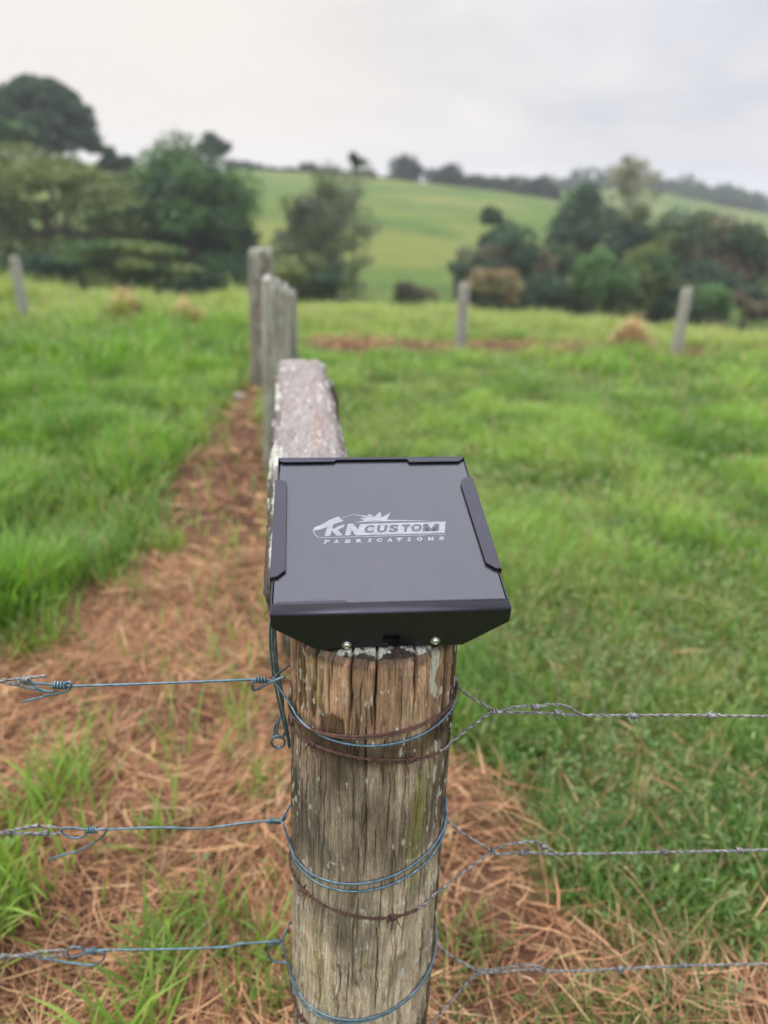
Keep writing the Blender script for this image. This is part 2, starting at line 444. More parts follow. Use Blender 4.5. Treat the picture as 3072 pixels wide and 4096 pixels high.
# mounds of dead grass standing out of the green
def mound(px, py, Y, rad, hgt, label, n=2600, seed=1):
    g = np.random.default_rng(seed)
    c = at(px, py, Y); x0, y0 = c[0], c[1]
    a = g.uniform(0, 6.28, n); rr_ = np.sqrt(g.random(n)) * rad
    x = x0 + rr_ * np.cos(a); y = y0 + rr_ * np.sin(a) * .7
    z = ground_z(x, y) + (1 - (rr_ / rad)) * hgt * 1.15 * g.uniform(.1, 1, n)
    pal = np.array([[.54, .36, .20], [.40, .25, .14], [.62, .45, .27]])
    V, F, C_ = blades(np.stack([x, y, z], -1), a + g.normal(0, .8, n), g.uniform(.5, 1.5, n), g.uniform(.08, .20, n), g.uniform(.006, .014, n), g.uniform(.1, 1.0, n), pal[g.integers(0, 3, n)], .15, g)
    base = gz(x0, y0)
    o = mesh_obj('dead_grass_mound', V - np.array([x0, y0, base]), F, M_STRAW, attrs={'col': C_}); o.location = (x0, y0, base)
    tag(o, label, 'dead grass mound', 'dead grass mounds in the paddock')
mound(510, 1335, 10.0, .34, .60, 'taller heap of brown dead grass nearest the left far fence post', seed=2)
mound(745, 1350, 9.7, .36, .44, 'low heap of brown dead grass left of the upright fence posts', seed=3)
mound(2520, 1385, 9.7, .28, .46, 'pale straw heap just left of the leaning far right fence post', seed=4)
0 and mound(2150, 1395, 9.6, .38, .10, 'flat reddish heap of dead grass between the two right far posts', seed=6)

# ------------------------------------------------------------------ trees
def leaf_cards(clumps, per, size, g, flat=1.0):
    """clumps: (center, radii, color). quads scattered through each clump's outer volume"""
    Vs, Cs = [], []
    for (c, rad, col) in clumps:
        n = per
        d = g.normal(0, 1, (n, 3)); d /= np.linalg.norm(d, axis=1)[:, None]
        rr_ = g.uniform(.35, 1.0, n) ** .6 * (1 + g.normal(0, .10, n))
        p = np.asarray(c) + d * rr_[:, None] * np.asarray(rad)
        u = g.normal(0, 1, (n, 3)); u[:, 2] *= flat; u /= np.linalg.norm(u, axis=1)[:, None]
        v = np.cross(u, g.normal(0, 1, (n, 3)) + np.array([0, 0, .6])); v /= np.linalg.norm(v, axis=1)[:, None] + 1e-9
        s = size * g.uniform(.6, 1.3, n)[:, None]
        q = np.stack([p - u * s, p - v * s * .55, p + u * s, p + v * s * .55], 1)
        Vs.append(q.reshape(-1, 3))
        cc = np.asarray(col) * (1 + g.normal(0, .16, (n, 1)))
        Cs.append(np.repeat(np.clip(cc, .004, 1), 4, 0))
    V = np.vstack(Vs); n = len(V) // 4
    return V, np.arange(n * 4).reshape(n, 4), np.vstack(Cs)

def tube(points, radii, seg=8, closed=False, cap=True):
    P = np.asarray(points, float); n = len(P)
    if np.isscalar(radii): radii = np.full(n, radii)
    T = np.gradient(P, axis=0); T /= np.linalg.norm(T, axis=1)[:, None] + 1e-12
    ref = np.array([0, 0, 1.0]) if abs(T[0][2]) < .9 else np.array([1.0, 0, 0])
    nrm = np.cross(T[0], ref); nrm /= np.linalg.norm(nrm)
    V = []; a = np.linspace(0, 2 * np.pi, seg, endpoint=False)
    for i in range(n):
        nrm = nrm - T[i] * (nrm @ T[i]); nrm /= np.linalg.norm(nrm) + 1e-12
        bn = np.cross(T[i], nrm)
        V.append(P[i] + radii[i] * (np.cos(a)[:, None] * nrm + np.sin(a)[:, None] * bn))
    V = np.vstack(V); F = []
    for i in range(n - 1):
        for j in range(seg):
            k = (j + 1) % seg
            F.append((i * seg + j, i * seg + k, (i + 1) * seg + k, (i + 1) * seg + j))
    if cap:
        F.append(tuple(range(seg))[::-1]); F.append(tuple((n - 1) * seg + j for j in range(seg)))
    return V, F

def join(parts):
    V, F, off = [], [], 0
    for v, f in parts:
        V.append(np.asarray(v)); F += [tuple(i + off for i in q) for q in f]; off += len(v)
    return np.vstack(V), F

def catmull(pts, per=10):
    P = np.asarray(pts, float)
    P = np.vstack([2 * P[0] - P[1], P, 2 * P[-1] - P[-2]])
    out_ = []
    for i in range(1, len(P) - 2):
        p0, p1, p2, p3 = P[i - 1:i + 3]
        for t_ in np.linspace(0, 1, per, endpoint=False):
            out_.append(.5 * ((2 * p1) + (-p0 + p2) * t_ + (2 * p0 - 5 * p1 + 4 * p2 - p3) * t_ ** 2 + (-p0 + 3 * p1 - 3 * p2 + p3) * t_ ** 3))
    out_.append(P[-2]); return np.array(out_)

M_BARK, _t, _b = material('tree_bark', .9, spec=.2)
_n = n_noise(_t, 2.5, 5, .6, stretch=(1, 1, .3)); _t.links.new(n_ramp(_t, _n.outputs[0], [(.3, (.06, .05, .04)), (.7, (.17, .15, .12))]).outputs[0], _b.inputs[0])

DARK = (0.047, 0.088, 0.051); DARK2 = (0.064, 0.113, 0.057); MID = (0.076, 0.138, 0.052); LITE = (0.12, 0.215, 0.075); OLIVE = (0.167, 0.206, 0.071)
OLIVE2 = (0.113, 0.151, 0.057); GREY = (0.175, 0.195, 0.125); TAN = (0.285, 0.210, 0.120); BROWN = (0.185, 0.15, 0.1); YEL = (0.185, 0.215, 0.065)

def tree(px, ptop, pbot, hw, D, label, cat='tree', kind='round', cols=(DARK, MID), nc=22, per=330, leaf=.24, seed=0, group=None, name='tree', trunk=True, rc=.36, gapc=None):
    """px centre column, ptop/pbot crown rows and hw half-width measured on the photograph; D = distance. Everything then has real size."""
    g = np.random.default_rng(seed + 100)
    top = at(px, ptop, D); bot = at(px, pbot, D)
    x0, y0 = top[0], D
    dep = depth_of(top); W_ = (1.0 if kind == 'umbrella' else 1.22) * hw * dep / FPX; H_ = 1.12 * (top[2] - bot[2]) / 2; zc = (top[2] + bot[2]) / 2
    zb = gz(x0, y0) - .1
    root = empty(name, (x0, y0, zb), label, cat, group)
    clumps = []
    if kind == 'round':
        for i in range(nc):
            d = g.normal(0, 1, 3); d /= np.linalg.norm(d); d[2] = d[2] * .9 + .08
            rr_ = g.uniform(.30, .78) if i > 2 else 0.2
            s = rc * g.uniform(.7, 1.2)
            clumps.append(((x0 + d[0] * W_ * rr_, y0 + d[1] * W_ * rr_ * .9, zc + d[2] * H_ * rr_), (W_ * s, W_ * s, min(H_, W_) * s * .85), cols[g.integers(len(cols))]))
    elif kind == 'layered':
        for i in range(nc):
            lv = g.random()
            a = g.uniform(0, 6.28); rr_ = np.sqrt(g.random()) * (1 - .35 * abs(lv - .45))
            s = rc * g.uniform(.7, 1.15)
            clumps.append(((x0 + math.cos(a) * W_ * rr_ * .75, y0 + math.sin(a) * W_ * rr_ * .6, zc + (lv * 2 - 1) * H_ * .82 - .34 * H_ * rr_ ** 2 * lv), (W_ * s, W_ * s, H_ * .17 * g.uniform(.8, 1.3)), cols[g.integers(len(cols))]))
    elif kind == 'umbrella':
        for i in range(nc):
            a = g.uniform(0, 6.28); e_ = g.uniform(.02, 1.0) ** .8 * 1.45
            d = np.array([math.cos(a) * math.cos(e_), math.sin(a) * math.cos(e_), math.sin(e_)])
            s = rc * g.uniform(.7, 1.1)
            clumps.append(((x0 + d[0] * W_ * .8, y0 + d[1] * W_ * .8, bot[2] + d[2] * H_ * 2 * .82), (W_ * s, W_ * s, W_ * s * .6), cols[g.integers(len(cols))]))
    elif kind == 'sparse':
        for i in range(nc):
            a = g.uniform(0, 6.28); hh = g.uniform(-1, 1); rr_ = g.uniform(.2, .85) * (1 - .45 * max(0, hh))
            s = rc * g.uniform(.5, 1.1)
            clumps.append(((x0 + math.cos(a) * W_ * rr_, y0 + math.sin(a) * W_ * rr_, zc + hh * H_ * .9), (W_ * s, W_ * s, W_ * s * .75), cols[g.integers(len(cols))]))
    V, F, C_ = leaf_cards(clumps, per, leaf, g)
    V = V - np.array([x0, y0, zb])
    # real base of the trunk
    o = mesh_obj('crown', V, F, M_LEAF, root, attrs={'col': C_})
    if trunk:
        tz = zc + H_ * .2 - zb; r0 = max(.10, W_ * .055)
        parts = [tube(catmull([(0, 0, -.4), (.03 * W_, .0, tz * .35), (-.02 * W_, .05, tz * .7), (0, 0, tz)], 5), np.linspace(r0 * 1.25, r0 * .4, 16), 8)]
        for i in range(min(9, nc)):
            c = np.asarray(clumps[i * max(1, nc // 9) % nc][0]) - np.array([x0, y0, zb])
            s0 = tz * g.uniform(.35, .8)
            if c[2] < s0: s0 = max(.2, c[2] - .5)
            mid = np.array([c[0] * .45, c[1] * .45, (s0 + c[2]) / 2 - .05 * tz])
            parts.append(tube(catmull([(0, 0, s0), mid, c], 5), np.linspace(r0 * .5, r0 * .12, 11), 6))
        V, F = join(parts); mesh_obj('trunk', V, F, M_BARK, root, smooth=True)
    return root

TG = 'trees in the valley beyond the crest'; RG = 'trees standing along the far ridge'; HG = 'bushes at the foot of the hillside'
# left side
tree(140, 315, 600, 245, 95, 'tall dark dome shaped tree rising at the far upper left', kind='umbrella', cols=(DARK, DARK, DARK2), nc=80, per=300, leaf=.30, rc=.24, seed=1, group=TG)
tree(15, 440, 640, 100, 80, 'light green tree at the left edge beneath the tall dome tree', cols=(MID, LITE), nc=14, seed=2, group=TG)
tree(150, 585, 1110, 450, 55, 'wide olive tree with spreading flat layers on the left', kind='layered', cols=(OLIVE, OLIVE2, OLIVE), nc=64, per=330, leaf=.20, rc=.26, seed=3, group=TG)
tree(745, 555, 1120, 262, 58, 'big mid green tree with dense leafy crown left of the fence posts', cols=(MID, MID, LITE, DARK2), nc=46, per=380, leaf=.20, rc=.30, seed=4, group=TG)
tree(850, 522, 640, 70, 120, 'small dark tree peeping over the big mid green crown', cols=(DARK,), nc=12, per=200, leaf=.32, seed=5, group=TG)
tree(450, 590, 700, 80, 100, 'dark tree in the gap between dome tree and big green tree', cols=(DARK, DARK2), nc=12, per=220, leaf=.3, seed=6, group=TG)
tree(470, 950, 1150, 260, 45, 'low olive bush spreading in front of the left trees', cat='bush', name='bush', kind='layered', cols=(OLIVE, MID), nc=34, per=300, leaf=.16, rc=.28, seed=7, group=HG)
tree(250, 1010, 1180, 190, 47, 'dark green bush under the wide olive tree', cat='bush', name='bush', cols=(DARK2, DARK), nc=16, per=280, leaf=.2, seed=8, group=HG)
tree(40, 820, 1150, 150, 62, 'dark tree behind the left far fence post', cols=(DARK, DARK2), nc=20, per=300, leaf=.22, seed=9, group=TG)
tree(620, 760, 1150, 210, 66, 'dark tree filling the gap below the olive layers', cols=(DARK, DARK), nc=24, per=300, leaf=.24, seed=10, group=TG)
tree(930, 840, 1150, 150, 62, 'dark lower tree at the right foot of the big green tree', cols=(DARK, DARK2), nc=20, per=300, leaf=.22, seed=11, group=TG)
# centre
tree(1345, 690, 1180, 180, 72, 'thin grey green tree standing in front of the open hillside', kind='sparse', cols=(GREY, GREY, OLIVE2), nc=70, per=105, leaf=.17, rc=.30, seed=12, group=TG)
tree(1215, 800, 1170, 130, 70, 'feathery olive tree left of the thin grey green one', kind='sparse', cols=(OLIVE2, GREY), nc=46, per=130, leaf=.20, rc=.32, seed=13, group=TG)
tree(1160, 1040, 1170, 105, 50, 'rounded yellow green bush just right of the tallest fence post', cat='bush', name='bush', cols=(YEL, OLIVE), nc=14, per=260, leaf=.15, seed=14, group=HG)
tree(1340, 1050, 1180, 90, 52, 'dark green bush below the thin grey green tree', cat='bush', name='bush', cols=(DARK2, OLIVE2), nc=14, per=240, leaf=.16, seed=15, group=HG)
tree(1650, 1115, 1275, 105, 52, 'dark flat bush at the foot of the open hillside', cat='bush', name='bush', cols=(OLIVE2, (.10, .09, .055)), nc=14, per=220, leaf=.15, seed=16, group=HG)
tree(1425, 608, 668, 38, 74, 'spiky tuft topped tree poking above the thin grey green tree', kind='round', cols=(DARK2,), nc=8, per=60, leaf=.26, seed=17, group=TG)
# ridge line
for i, (px, pt, pb, hw, lab) in enumerate((
    (1050, 645, 700, 60, 'small dark ridge tree just right of the big green crown'),
    (1240, 636, 705, 40, 'thin ridge tree with an open top left of the spiky tree'),
    (1135, 668, 705, 70, 'low hedge like tree on the left part of the ridge'),
    (1330, 660, 715, 80, 'low scrubby tree on the ridge behind the spiky tree'),
    (1460, 680, 725, 75, 'low ridge scrub between the spiky tree and the tall ridge tree'),
    (960, 640, 700, 70, 'dark ridge tree half hidden by the big green crown'),
    (1880, 700, 760, 50, 'small dark tree joining the rounded ridge tree to the thicket'),
    (1615, 612, 735, 72, 'taller round dark tree alone on the ridge skyline'),
    (1785, 648, 748, 66, 'shorter rounded dark tree right of the tall ridge tree'),
    (1975, 692, 775, 85, 'broad dark tree beginning the ridge thicket'),
    (2080, 715, 785, 70, 'dark tree in the middle of the ridge thicket'),
    (2180, 705, 800, 60, 'last dark tree of the ridge thicket before the gap'))):
    tree(px, pt, pb + 45, hw, 224, lab, cols=((.022, .040, .020), (.035, .058, .028)), nc=20, per=190, leaf=.55, rc=.42, seed=30 + i, group=RG)
# right-hand cluster
tree(1995, 825, 1130, 85, 74, 'slim dark tree on the left of the right hand cluster', cols=(DARK, DARK2), nc=22, per=260, leaf=.22, rc=.42, seed=50, group=TG)
tree(2080, 905, 1190, 165, 68, 'brown topped bushy tree below the slim dark tree', cols=(BROWN, DARK2, DARK), nc=30, per=280, leaf=.20, rc=.34, seed=51, group=TG)
tree(1880, 1000, 1190, 95, 66, 'mid green bushy tree at the left foot of the right cluster', cols=(DARK2, GREY), nc=16, per=240, leaf=.19, seed=52, group=TG)
tree(2010, 1065, 1225, 130, 50, 'pinkish tan flowering bush behind the middle far fence post', cat='bush', name='bush', cols=(TAN, TAN, OLIVE), nc=22, per=260, leaf=.15, seed=53, group=HG)
tree(2340, 735, 1150, 140, 82, 'tall dark tree at the centre of the right hand cluster', cols=(DARK, DARK2, MID), nc=34, per=300, leaf=.24, rc=.34, seed=54, group=TG)
tree(2540, 640, 900, 120, 100, 'pale open crowned tree rising above the right cluster', kind='sparse', cols=((.30, .29, .20), (.22, .23, .15)), nc=60, per=60, leaf=.22, rc=.26, seed=55, group=TG)
tree(2410, 1000, 1230, 110, 54, 'dense green ivy covered tree in the front of the right cluster', cols=(MID, MID, LITE), nc=34, per=300, leaf=.16, rc=.38, seed=56, group=TG)
tree(2600, 985, 1225, 115, 57, 'rounded green tree right of the ivy covered tree', cols=(MID, OLIVE), nc=30, per=280, leaf=.17, rc=.38, seed=57, group=TG)
tree(2560, 800, 1130, 120, 76, 'dark tree behind the rounded green tree', cols=(DARK, OLIVE2), nc=24, per=280, leaf=.22, rc=.36, seed=58, group=TG)
tree(2760, 795, 1200, 150, 72, 'broad dark tree left of the brownish tree', cols=(DARK, DARK2, OLIVE2), nc=32, per=300, leaf=.22, rc=.34, seed=59, group=TG)
tree(2990, 840, 1250, 170, 66, 'brownish leaved tree at the right edge', cols=(BROWN, BROWN, DARK2), nc=34, per=300, leaf=.20, rc=.34, seed=60, group=TG)
tree(2870, 1140, 1260, 80, 50, 'bright light green bush right of the leaning far post', cat='bush', name='bush', cols=(LITE, LITE), nc=14, per=220, leaf=.14, seed=61, group=HG)
tree(2230, 960, 1190, 90, 70, 'olive green tree between brown topped and ivy trees', cols=(OLIVE2, MID), nc=18, per=240, leaf=.2, seed=62, group=TG)
tree(3010, 1130, 1290, 110, 54, 'dark bush under the brownish tree at the right edge', cat='bush', name='bush', cols=(DARK, BROWN), nc=16, per=240, leaf=.18, seed=63, group=HG)

UG = 'dark undergrowth bushes along the valley edge'
for i, (px, pt, pb, hw, D, lab, cc) in enumerate((
    (90, 1020, 1200, 120, 50, 'dark undergrowth bush at the foot of the left edge trees', (DARK, DARK2)),
    (610, 1030, 1200, 130, 52, 'dark undergrowth bush right of the low olive bush', (DARK2, OLIVE2)),
    (760, 1010, 1200, 130, 55, 'dark undergrowth below the big mid green crown', (DARK, DARK2)),
    (900, 1020, 1200, 120, 55, 'dark undergrowth left of the tallest looking fence post', (DARK, MID)),
    (1030, 1030, 1210, 90, 55, 'dark green undergrowth directly behind the upright fence posts', (DARK2, OLIVE2)),
    (1250, 1040, 1210, 80, 54, 'olive undergrowth between the yellow green and dark green bushes', (OLIVE2, OLIVE)),
    (1920, 1110, 1260, 90, 56, 'dark undergrowth left of the tan flowering bush', (DARK2,)),
    (2180, 1090, 1270, 90, 57, 'dark undergrowth right of the tan flowering bush', (DARK, DARK2)),
    (2290, 1110, 1270, 80, 57, 'olive undergrowth left of the ivy covered tree', (OLIVE2, DARK2)),
    (2510, 1130, 1280, 80, 56, 'olive undergrowth between the two front green trees', (OLIVE, OLIVE2)),
    (2700, 1120, 1290, 100, 56, 'dark undergrowth behind the leaning far fence post', (DARK, OLIVE2)),
    (2830, 1040, 1280, 110, 60, 'dark undergrowth under the broad dark tree', (DARK, DARK2)))):
    tree(px, pt, pb + 50, hw * 1.15, D, lab, cat='bush', name='bush', cols=cc, nc=34, per=230, leaf=.18, rc=.42, seed=200 + i, group=UG)
# far-off wood along the second ridge: one mass
def far_wood():
    g = np.random.default_rng(77); cl_ = []
    for a in np.linspace(3.0, 34, 150):
        az = R(a + g.normal(0, .1)); D = 385 + g.uniform(-12, 35)
        x, y = D * math.sin(az), D * math.cos(az)
        s = g.uniform(3.5, 6.5) * (0.7 if a < 9 else 1)
        cl_.append(((x, y, gz(x, y) + s * .6), (s, s, s * .9), (DARK, DARK2)[g.integers(2)]))
    V, F, C_ = leaf_cards(cl_, 90, 1.3, g)
    o = mesh_obj('distant_wood', V, F, M_LEAF, attrs={'col': C_})
    tag(o, 'bluish dark wood along the far right ridge', 'wood', kind='stuff')
far_wood()
exec_marker = True

# ------------------------------------------------------------------ timber
PCX, PCY, PTOP = -0.006, 0.895, 1.176
def post_r(z): return .1235 + .009 * np.clip((PTOP - z) / .8, 0, 1)

def timber_mat(name, grain_stretch=(60, 60, 3.0), lo=.62, hi=1.34):
    mt, t, b = material(name, .88, spec=.18)
    a = n_attr(t, 'col')
    g1 = n_noise(t, 4.5, 6, .7, stretch=grain_stretch)
    g2 = n_noise(t, 16, 5, .65, stretch=grain_stretch)
    f = n_range(t, g1.outputs[0], .30, .70, lo, hi)
    c1 = n_mix(t, 1.0, a.outputs['Color'], f, 'MULTIPLY')
    f2 = n_range(t, g2.outputs[0], .38, .66, max(lo, .72), hi)
    c2 = n_mix(t, 1.0, c1, f2, 'MULTIPLY')
    t.links.new(c2, b.inputs['Base Color'])
    n_bump(t, b, g1.outputs[0], .55, .0022)
    return mt
M_POST = timber_mat('weathered_post_timber', (110, 110, 9), .70, 1.30)
M_RAIL = timber_mat('weathered_rail_timber', (50, 4.0, 50))
M_FAR = timber_mat('far_post_timber', (14, 14, .8))

def near_post():
    nt_, nz_ = 760, 950
    u_ = np.linspace(-np.pi, np.pi, nt_, endpoint=False)
    th = u_ - .58 * np.sin(u_)                                    # 0 = front (towards camera), + to the right; denser at the front
    zz = np.linspace(-.12, PTOP, nz_)
    T, Z = np.meshgrid(th, zz)
    s = np.sin(T); fr = np.cos(T) > 0
    ax = T * .122
    wob = (fbm(ax * 10, Z * 5, 3, 1) - .5) * .02
    fine = fbm((ax + wob) * 700, Z * 26, 4, 2)
    mid = fbm((ax + wob) * 210, Z * 9, 4, 3)
    big = fbm(ax * 22, Z * 5, 4, 4)
    mott = fbm(ax * 70, Z * 38, 4, 5)
    side = sstep(.55, .9, np.abs(s))
    Rr = post_r(Z) + (fine - .5) * .0011 + (mid - .5) * (.0022 + .0030 * side) + (big - .5) * .006 + .004 * (fbm(ax * 8, Z * .8, 2, 44) - .5)
    def lay(c, amt, colr):
        return c * (1 - amt[..., None]) + np.array(colr) * amt[..., None]
    col = np.zeros(T.shape + (3,)); col[:] = (.215, .165, .125)
    col = lay(col, sstep(.84, .70, Z + .10 * (big - .5)), (.405, .338, .252))
    col = lay(col, sstep(1.045, 1.060, Z + .02 * (mid - .5)), (.345, .235, .162))
    col = lay(col, .5 * sstep(.48, .68, big), (.42, .36, .27))
    grey = sstep(.50, .68, fbm(ax * 26, Z * 11, 4, 6)) * (Z < 1.03)
    col = lay(col, .75 * grey * sstep(.50, .80, Z), (.125, .118, .095))
    col = col * (.74 + .50 * sstep(.25, .75, mid))[..., None] * (.86 + .28 * sstep(.25, .75, fine))[..., None] * (.84 + .32 * mott)[..., None]
    # dark weathered hollows and flames
    fl = fbm((ax + wob) * 60, Z * 8, 4, 9)
    flb = fbm((ax + wob) * 34, Z * 3.2, 3, 10)
    hot = (.27 * np.exp(-((s + .78) / .22) ** 2) * sstep(1.03, 1.07, Z)
           + .30 * np.exp(-((s + .42) / .15) ** 2) * np.exp(-((Z - 1.055) / .035) ** 2)
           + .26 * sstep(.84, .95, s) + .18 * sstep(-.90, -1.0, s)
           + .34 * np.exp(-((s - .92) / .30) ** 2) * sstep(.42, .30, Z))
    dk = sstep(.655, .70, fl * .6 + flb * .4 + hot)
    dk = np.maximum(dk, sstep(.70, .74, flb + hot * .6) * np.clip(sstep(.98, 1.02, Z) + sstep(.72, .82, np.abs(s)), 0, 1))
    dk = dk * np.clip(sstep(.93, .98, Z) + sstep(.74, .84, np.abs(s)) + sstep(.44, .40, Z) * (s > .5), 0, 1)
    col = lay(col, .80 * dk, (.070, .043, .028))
    Rr -= .0022 * dk
    damp = np.exp(-((Z - 1.022 - .012 * s ** 2) / .020) ** 4) * sstep(-.05, .35, fbm(ax * 40, Z * 22, 3, 15) - .12 + .2 * (np.abs(s) < .6)) * fr
    col = lay(col, .85 * damp, (.070, .048, .034))
    spots = sstep(.66, .74, fbm(ax * 90, Z * 44, 3, 16)) * (Z < .62)
    col = lay(col, .45 * spots, (.15, .10, .05))
    wu_ = sstep(.92, 1.06, Z)[..., None]
    col = col * (np.array([1.04, .90, .80]) * wu_ + np.array([1.0, .93, .87]) * (1 - wu_)) * (1 - .34 * sstep(.72, .98, np.abs(s)))[..., None] * (.78 + .44 * sstep(.35, .65, fbm(ax * 16, Z * 7, 4, 48)))[..., None]  # side shading painted in: colour darkens towards both flanks of the post
    # long splits
    def crack(s0, z0, z1, wdt, dep, wig=.006, sd=0, am=.90):
        nonlocal Rr, col
        s0_ = s0 + (fbm(Z * 26, Z * 0 + sd, 3, 60 + sd) - .5) * wig * 6
        d = np.abs(s - s0_) * .121
        prof = sstep(z0 - .03, z0 + .03, Z) * sstep(z1 + .0005, z1 - .01, Z) if z1 < PTOP - .01 else sstep(z0, z0 + .10, Z)
        wv = wdt * (.3 + .7 * prof)
        c = np.exp(-(d / wv) ** 2) * prof * fr
        Rr = Rr - dep * c
        col = lay(col, am * c, (.022, .015, .011))
    crack(-.24, 1.03, PTOP, .0020, .010, sd=1)
    crack(.035, 1.03, PTOP, .0016, .010, sd=2)
    crack(.47, 1.05, PTOP, .0019, .010, sd=3)
    crack(-.63, 1.04, PTOP, .0020, .010, sd=4)
    crack(-.90, .98, PTOP, .0022, .009, sd=5)
    crack(-.77, 1.04, PTOP, .0016, .007, sd=7)
    for q_, z_, e_ in ((-.45, 1.09, 8), (.24, 1.10, 9), (.66, 1.08, 10), (-.05, 1.12, 11)): crack(q_, z_, PTOP, .0009, .006, sd=e_)
    crack(.83, .96, PTOP, .0020, .008, sd=6)
    gg = np.random.default_rng(12)
    for i in range(110):
        s0 = gg.uniform(-.93, .93); z0 = gg.uniform(.25, 1.10); ln = gg.uniform(.05, .22)
        crack(s0, z0, min(z0 + ln, PTOP - .02), gg.uniform(.00045, .00085), .0022, .010, sd=20 + i, am=gg.uniform(.4, .85))
    # pale lichen flecks and splashes
    li = .9 * sstep(.765, .81, fbm((ax + wob) * 150, Z * 46, 3, 17) + .06 * side)
    li2 = .9 * sstep(.70, .74, fbm(ax * 75, Z * 20, 3, 18) + .13 * np.exp(-((s - .82) / .12) ** 2) + .05 * np.exp(-((s + .85) / .1) ** 2) - .095)
    li3 = sstep(.60, .66, fbm(ax * 46, Z * 20, 4, 19) + .30 * np.exp(-((s - .68) / .05) ** 2) * sstep(1.075, 1.13, Z) + .26 * np.exp(-((s + .50) / .10) ** 2) * sstep(1.13, 1.165, Z) - .14)
    lc = np.clip(li + li2 + li3 * (Z > 1.07), 0, 1)[..., None]
    col = col * (1 - .80 * lc) + np.array([.52, .51, .42]) * .80 * lc
    Rr += .0007 * lc[..., 0]
    # moss: green streak right of centre and under the wires
    mo = sstep(.48, .72, fbm(ax * 26, Z * 5, 4, 27) + .22 * np.exp(-((s - .58) / .16) ** 2) * sstep(.62, .78, Z) * sstep(1.03, .95, Z) * 1.35 + .26 * np.exp(-((s - .42) / .3) ** 2) * np.exp(-((Z - 1.02) / .018) ** 2) - .14)
    col = col * (1 - .55 * mo[..., None]) + np.array([.20, .205, .045]) * .55 * mo[..., None]
    # knots / weather stains near the lower barbs
    for (s0, z0, sw, sz, am) in ((-.24, .655, .15, .035, .75), (.36, .672, .05, .020, .7), (-.34, .992, .12, .035, .8), (-.55, .70, .10, .02, .5), (-.05, .55, .03, .012, .7), (.30, .50, .02, .01, .7), (-.2, 1.0, .12, .05, .4)):
        q = np.exp(-((s - s0) / sw) ** 2 - ((Z - z0) / sz) ** 2) * (np.cos(T) > 0) * am * sstep(.2, .5, mid)
        col = col * (1 - q[..., None]) + np.array([.055, .042, .03]) * q[..., None]
    # dark band below the rim where the top has weathered over
    rm = sstep(.016, .004, (PTOP - Z) - .030 * (fbm(ax * 60, ax * 0, 3, 71) - .5))
    col = col * (1 - .7 * rm[..., None]) + np.array([.05, .04, .03]) * .7 * rm[..., None]
    Rr -= .005 * sstep(.010, .0, PTOP - Z)
    Zd = Z.copy(); Zd[-1] += (fbm(ax[-1] * 50, ax[-1] * 0, 3, 72) - .5) * .006
    X = PCX + np.sin(T) * Rr; Y = PCY - np.cos(T) * Rr
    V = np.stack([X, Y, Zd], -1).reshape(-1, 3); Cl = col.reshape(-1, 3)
    i = np.arange(nz_ - 1)[:, None] * nt_ + np.arange(nt_)[None]; j = np.arange(nz_ - 1)[:, None] * nt_ + (np.arange(nt_)[None] + 1) % nt_
    F = np.stack([i, j, j + nt_, i + nt_], -1).reshape(-1, 4)
    # weathered end grain on top
    rings = np.linspace(.985, 0.02, 90); base = len(V); Vt, Ct = [], []
    topR = Rr[-1]
    for k, q in enumerate(rings):
        rx = np.sin(th) * topR * q; ry = -np.cos(th) * topR * q
        h = PTOP + .003 + (fbm(rx * 90 + 3, ry * 90 + 3, 4, 75) - .5) * .010 + (fbm(rx * 400, ry * 400, 2, 76) - .5) * .003 - .004 * (q > .96)
        lich = sstep(.60, .64, fbm(rx * 34 + 9, ry * 34 + 4, 4, 78) + .25 * np.exp(-((rx - .004) / .020) ** 2 - ((ry + .10) / .022) ** 2) + .2 * np.exp(-((rx + .05) / .012) ** 2 - ((ry + .105) / .01) ** 2)+ .2 * np.exp(-((rx - .075) / .014) ** 2 - ((ry + .09) / .02) ** 2) - .11)
        for (s0) in (-.24, .035, .47, -.63):
            dd = np.abs(rx - s0 * .121 * (1 - .25 * (1 - q)))
            h = h - .010 * np.exp(-(dd / .0016) ** 2) * (ry < -.02)
        c = np.array([.045, .034, .027]) * (1 - lich[:, None]) + (np.array([.46, .46, .37]) * (.75 + .5 * fbm(rx * 500, ry * 500, 2, 79))[:, None]) * lich[:, None]
        c = c * (.7 + .6 * fbm(rx * 220, ry * 220, 3, 77))[:, None]
        Vt.append(np.stack([PCX + rx, PCY + ry, h], -1)); Ct.append(c)
    V = np.vstack([V] + Vt); Cl = np.vstack([Cl] + Ct)
    ids = [np.arange(nt_) + (nz_ - 1) * nt_] + [np.arange(nt_) + base + k * nt_ for k in range(len(rings))]
    FF = [F]
    for k in range(len(ids) - 1):
        FF.append(np.stack([ids[k], np.roll(ids[k], -1), np.roll(ids[k + 1], -1), ids[k + 1]], -1))
    V = V - np.array([PCX, PCY, 0])
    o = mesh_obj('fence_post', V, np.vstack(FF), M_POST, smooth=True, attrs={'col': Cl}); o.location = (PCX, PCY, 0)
    tag(o, 'thick weathered round timber post under the black metal box, bound with wires', 'fence post')
near_post()

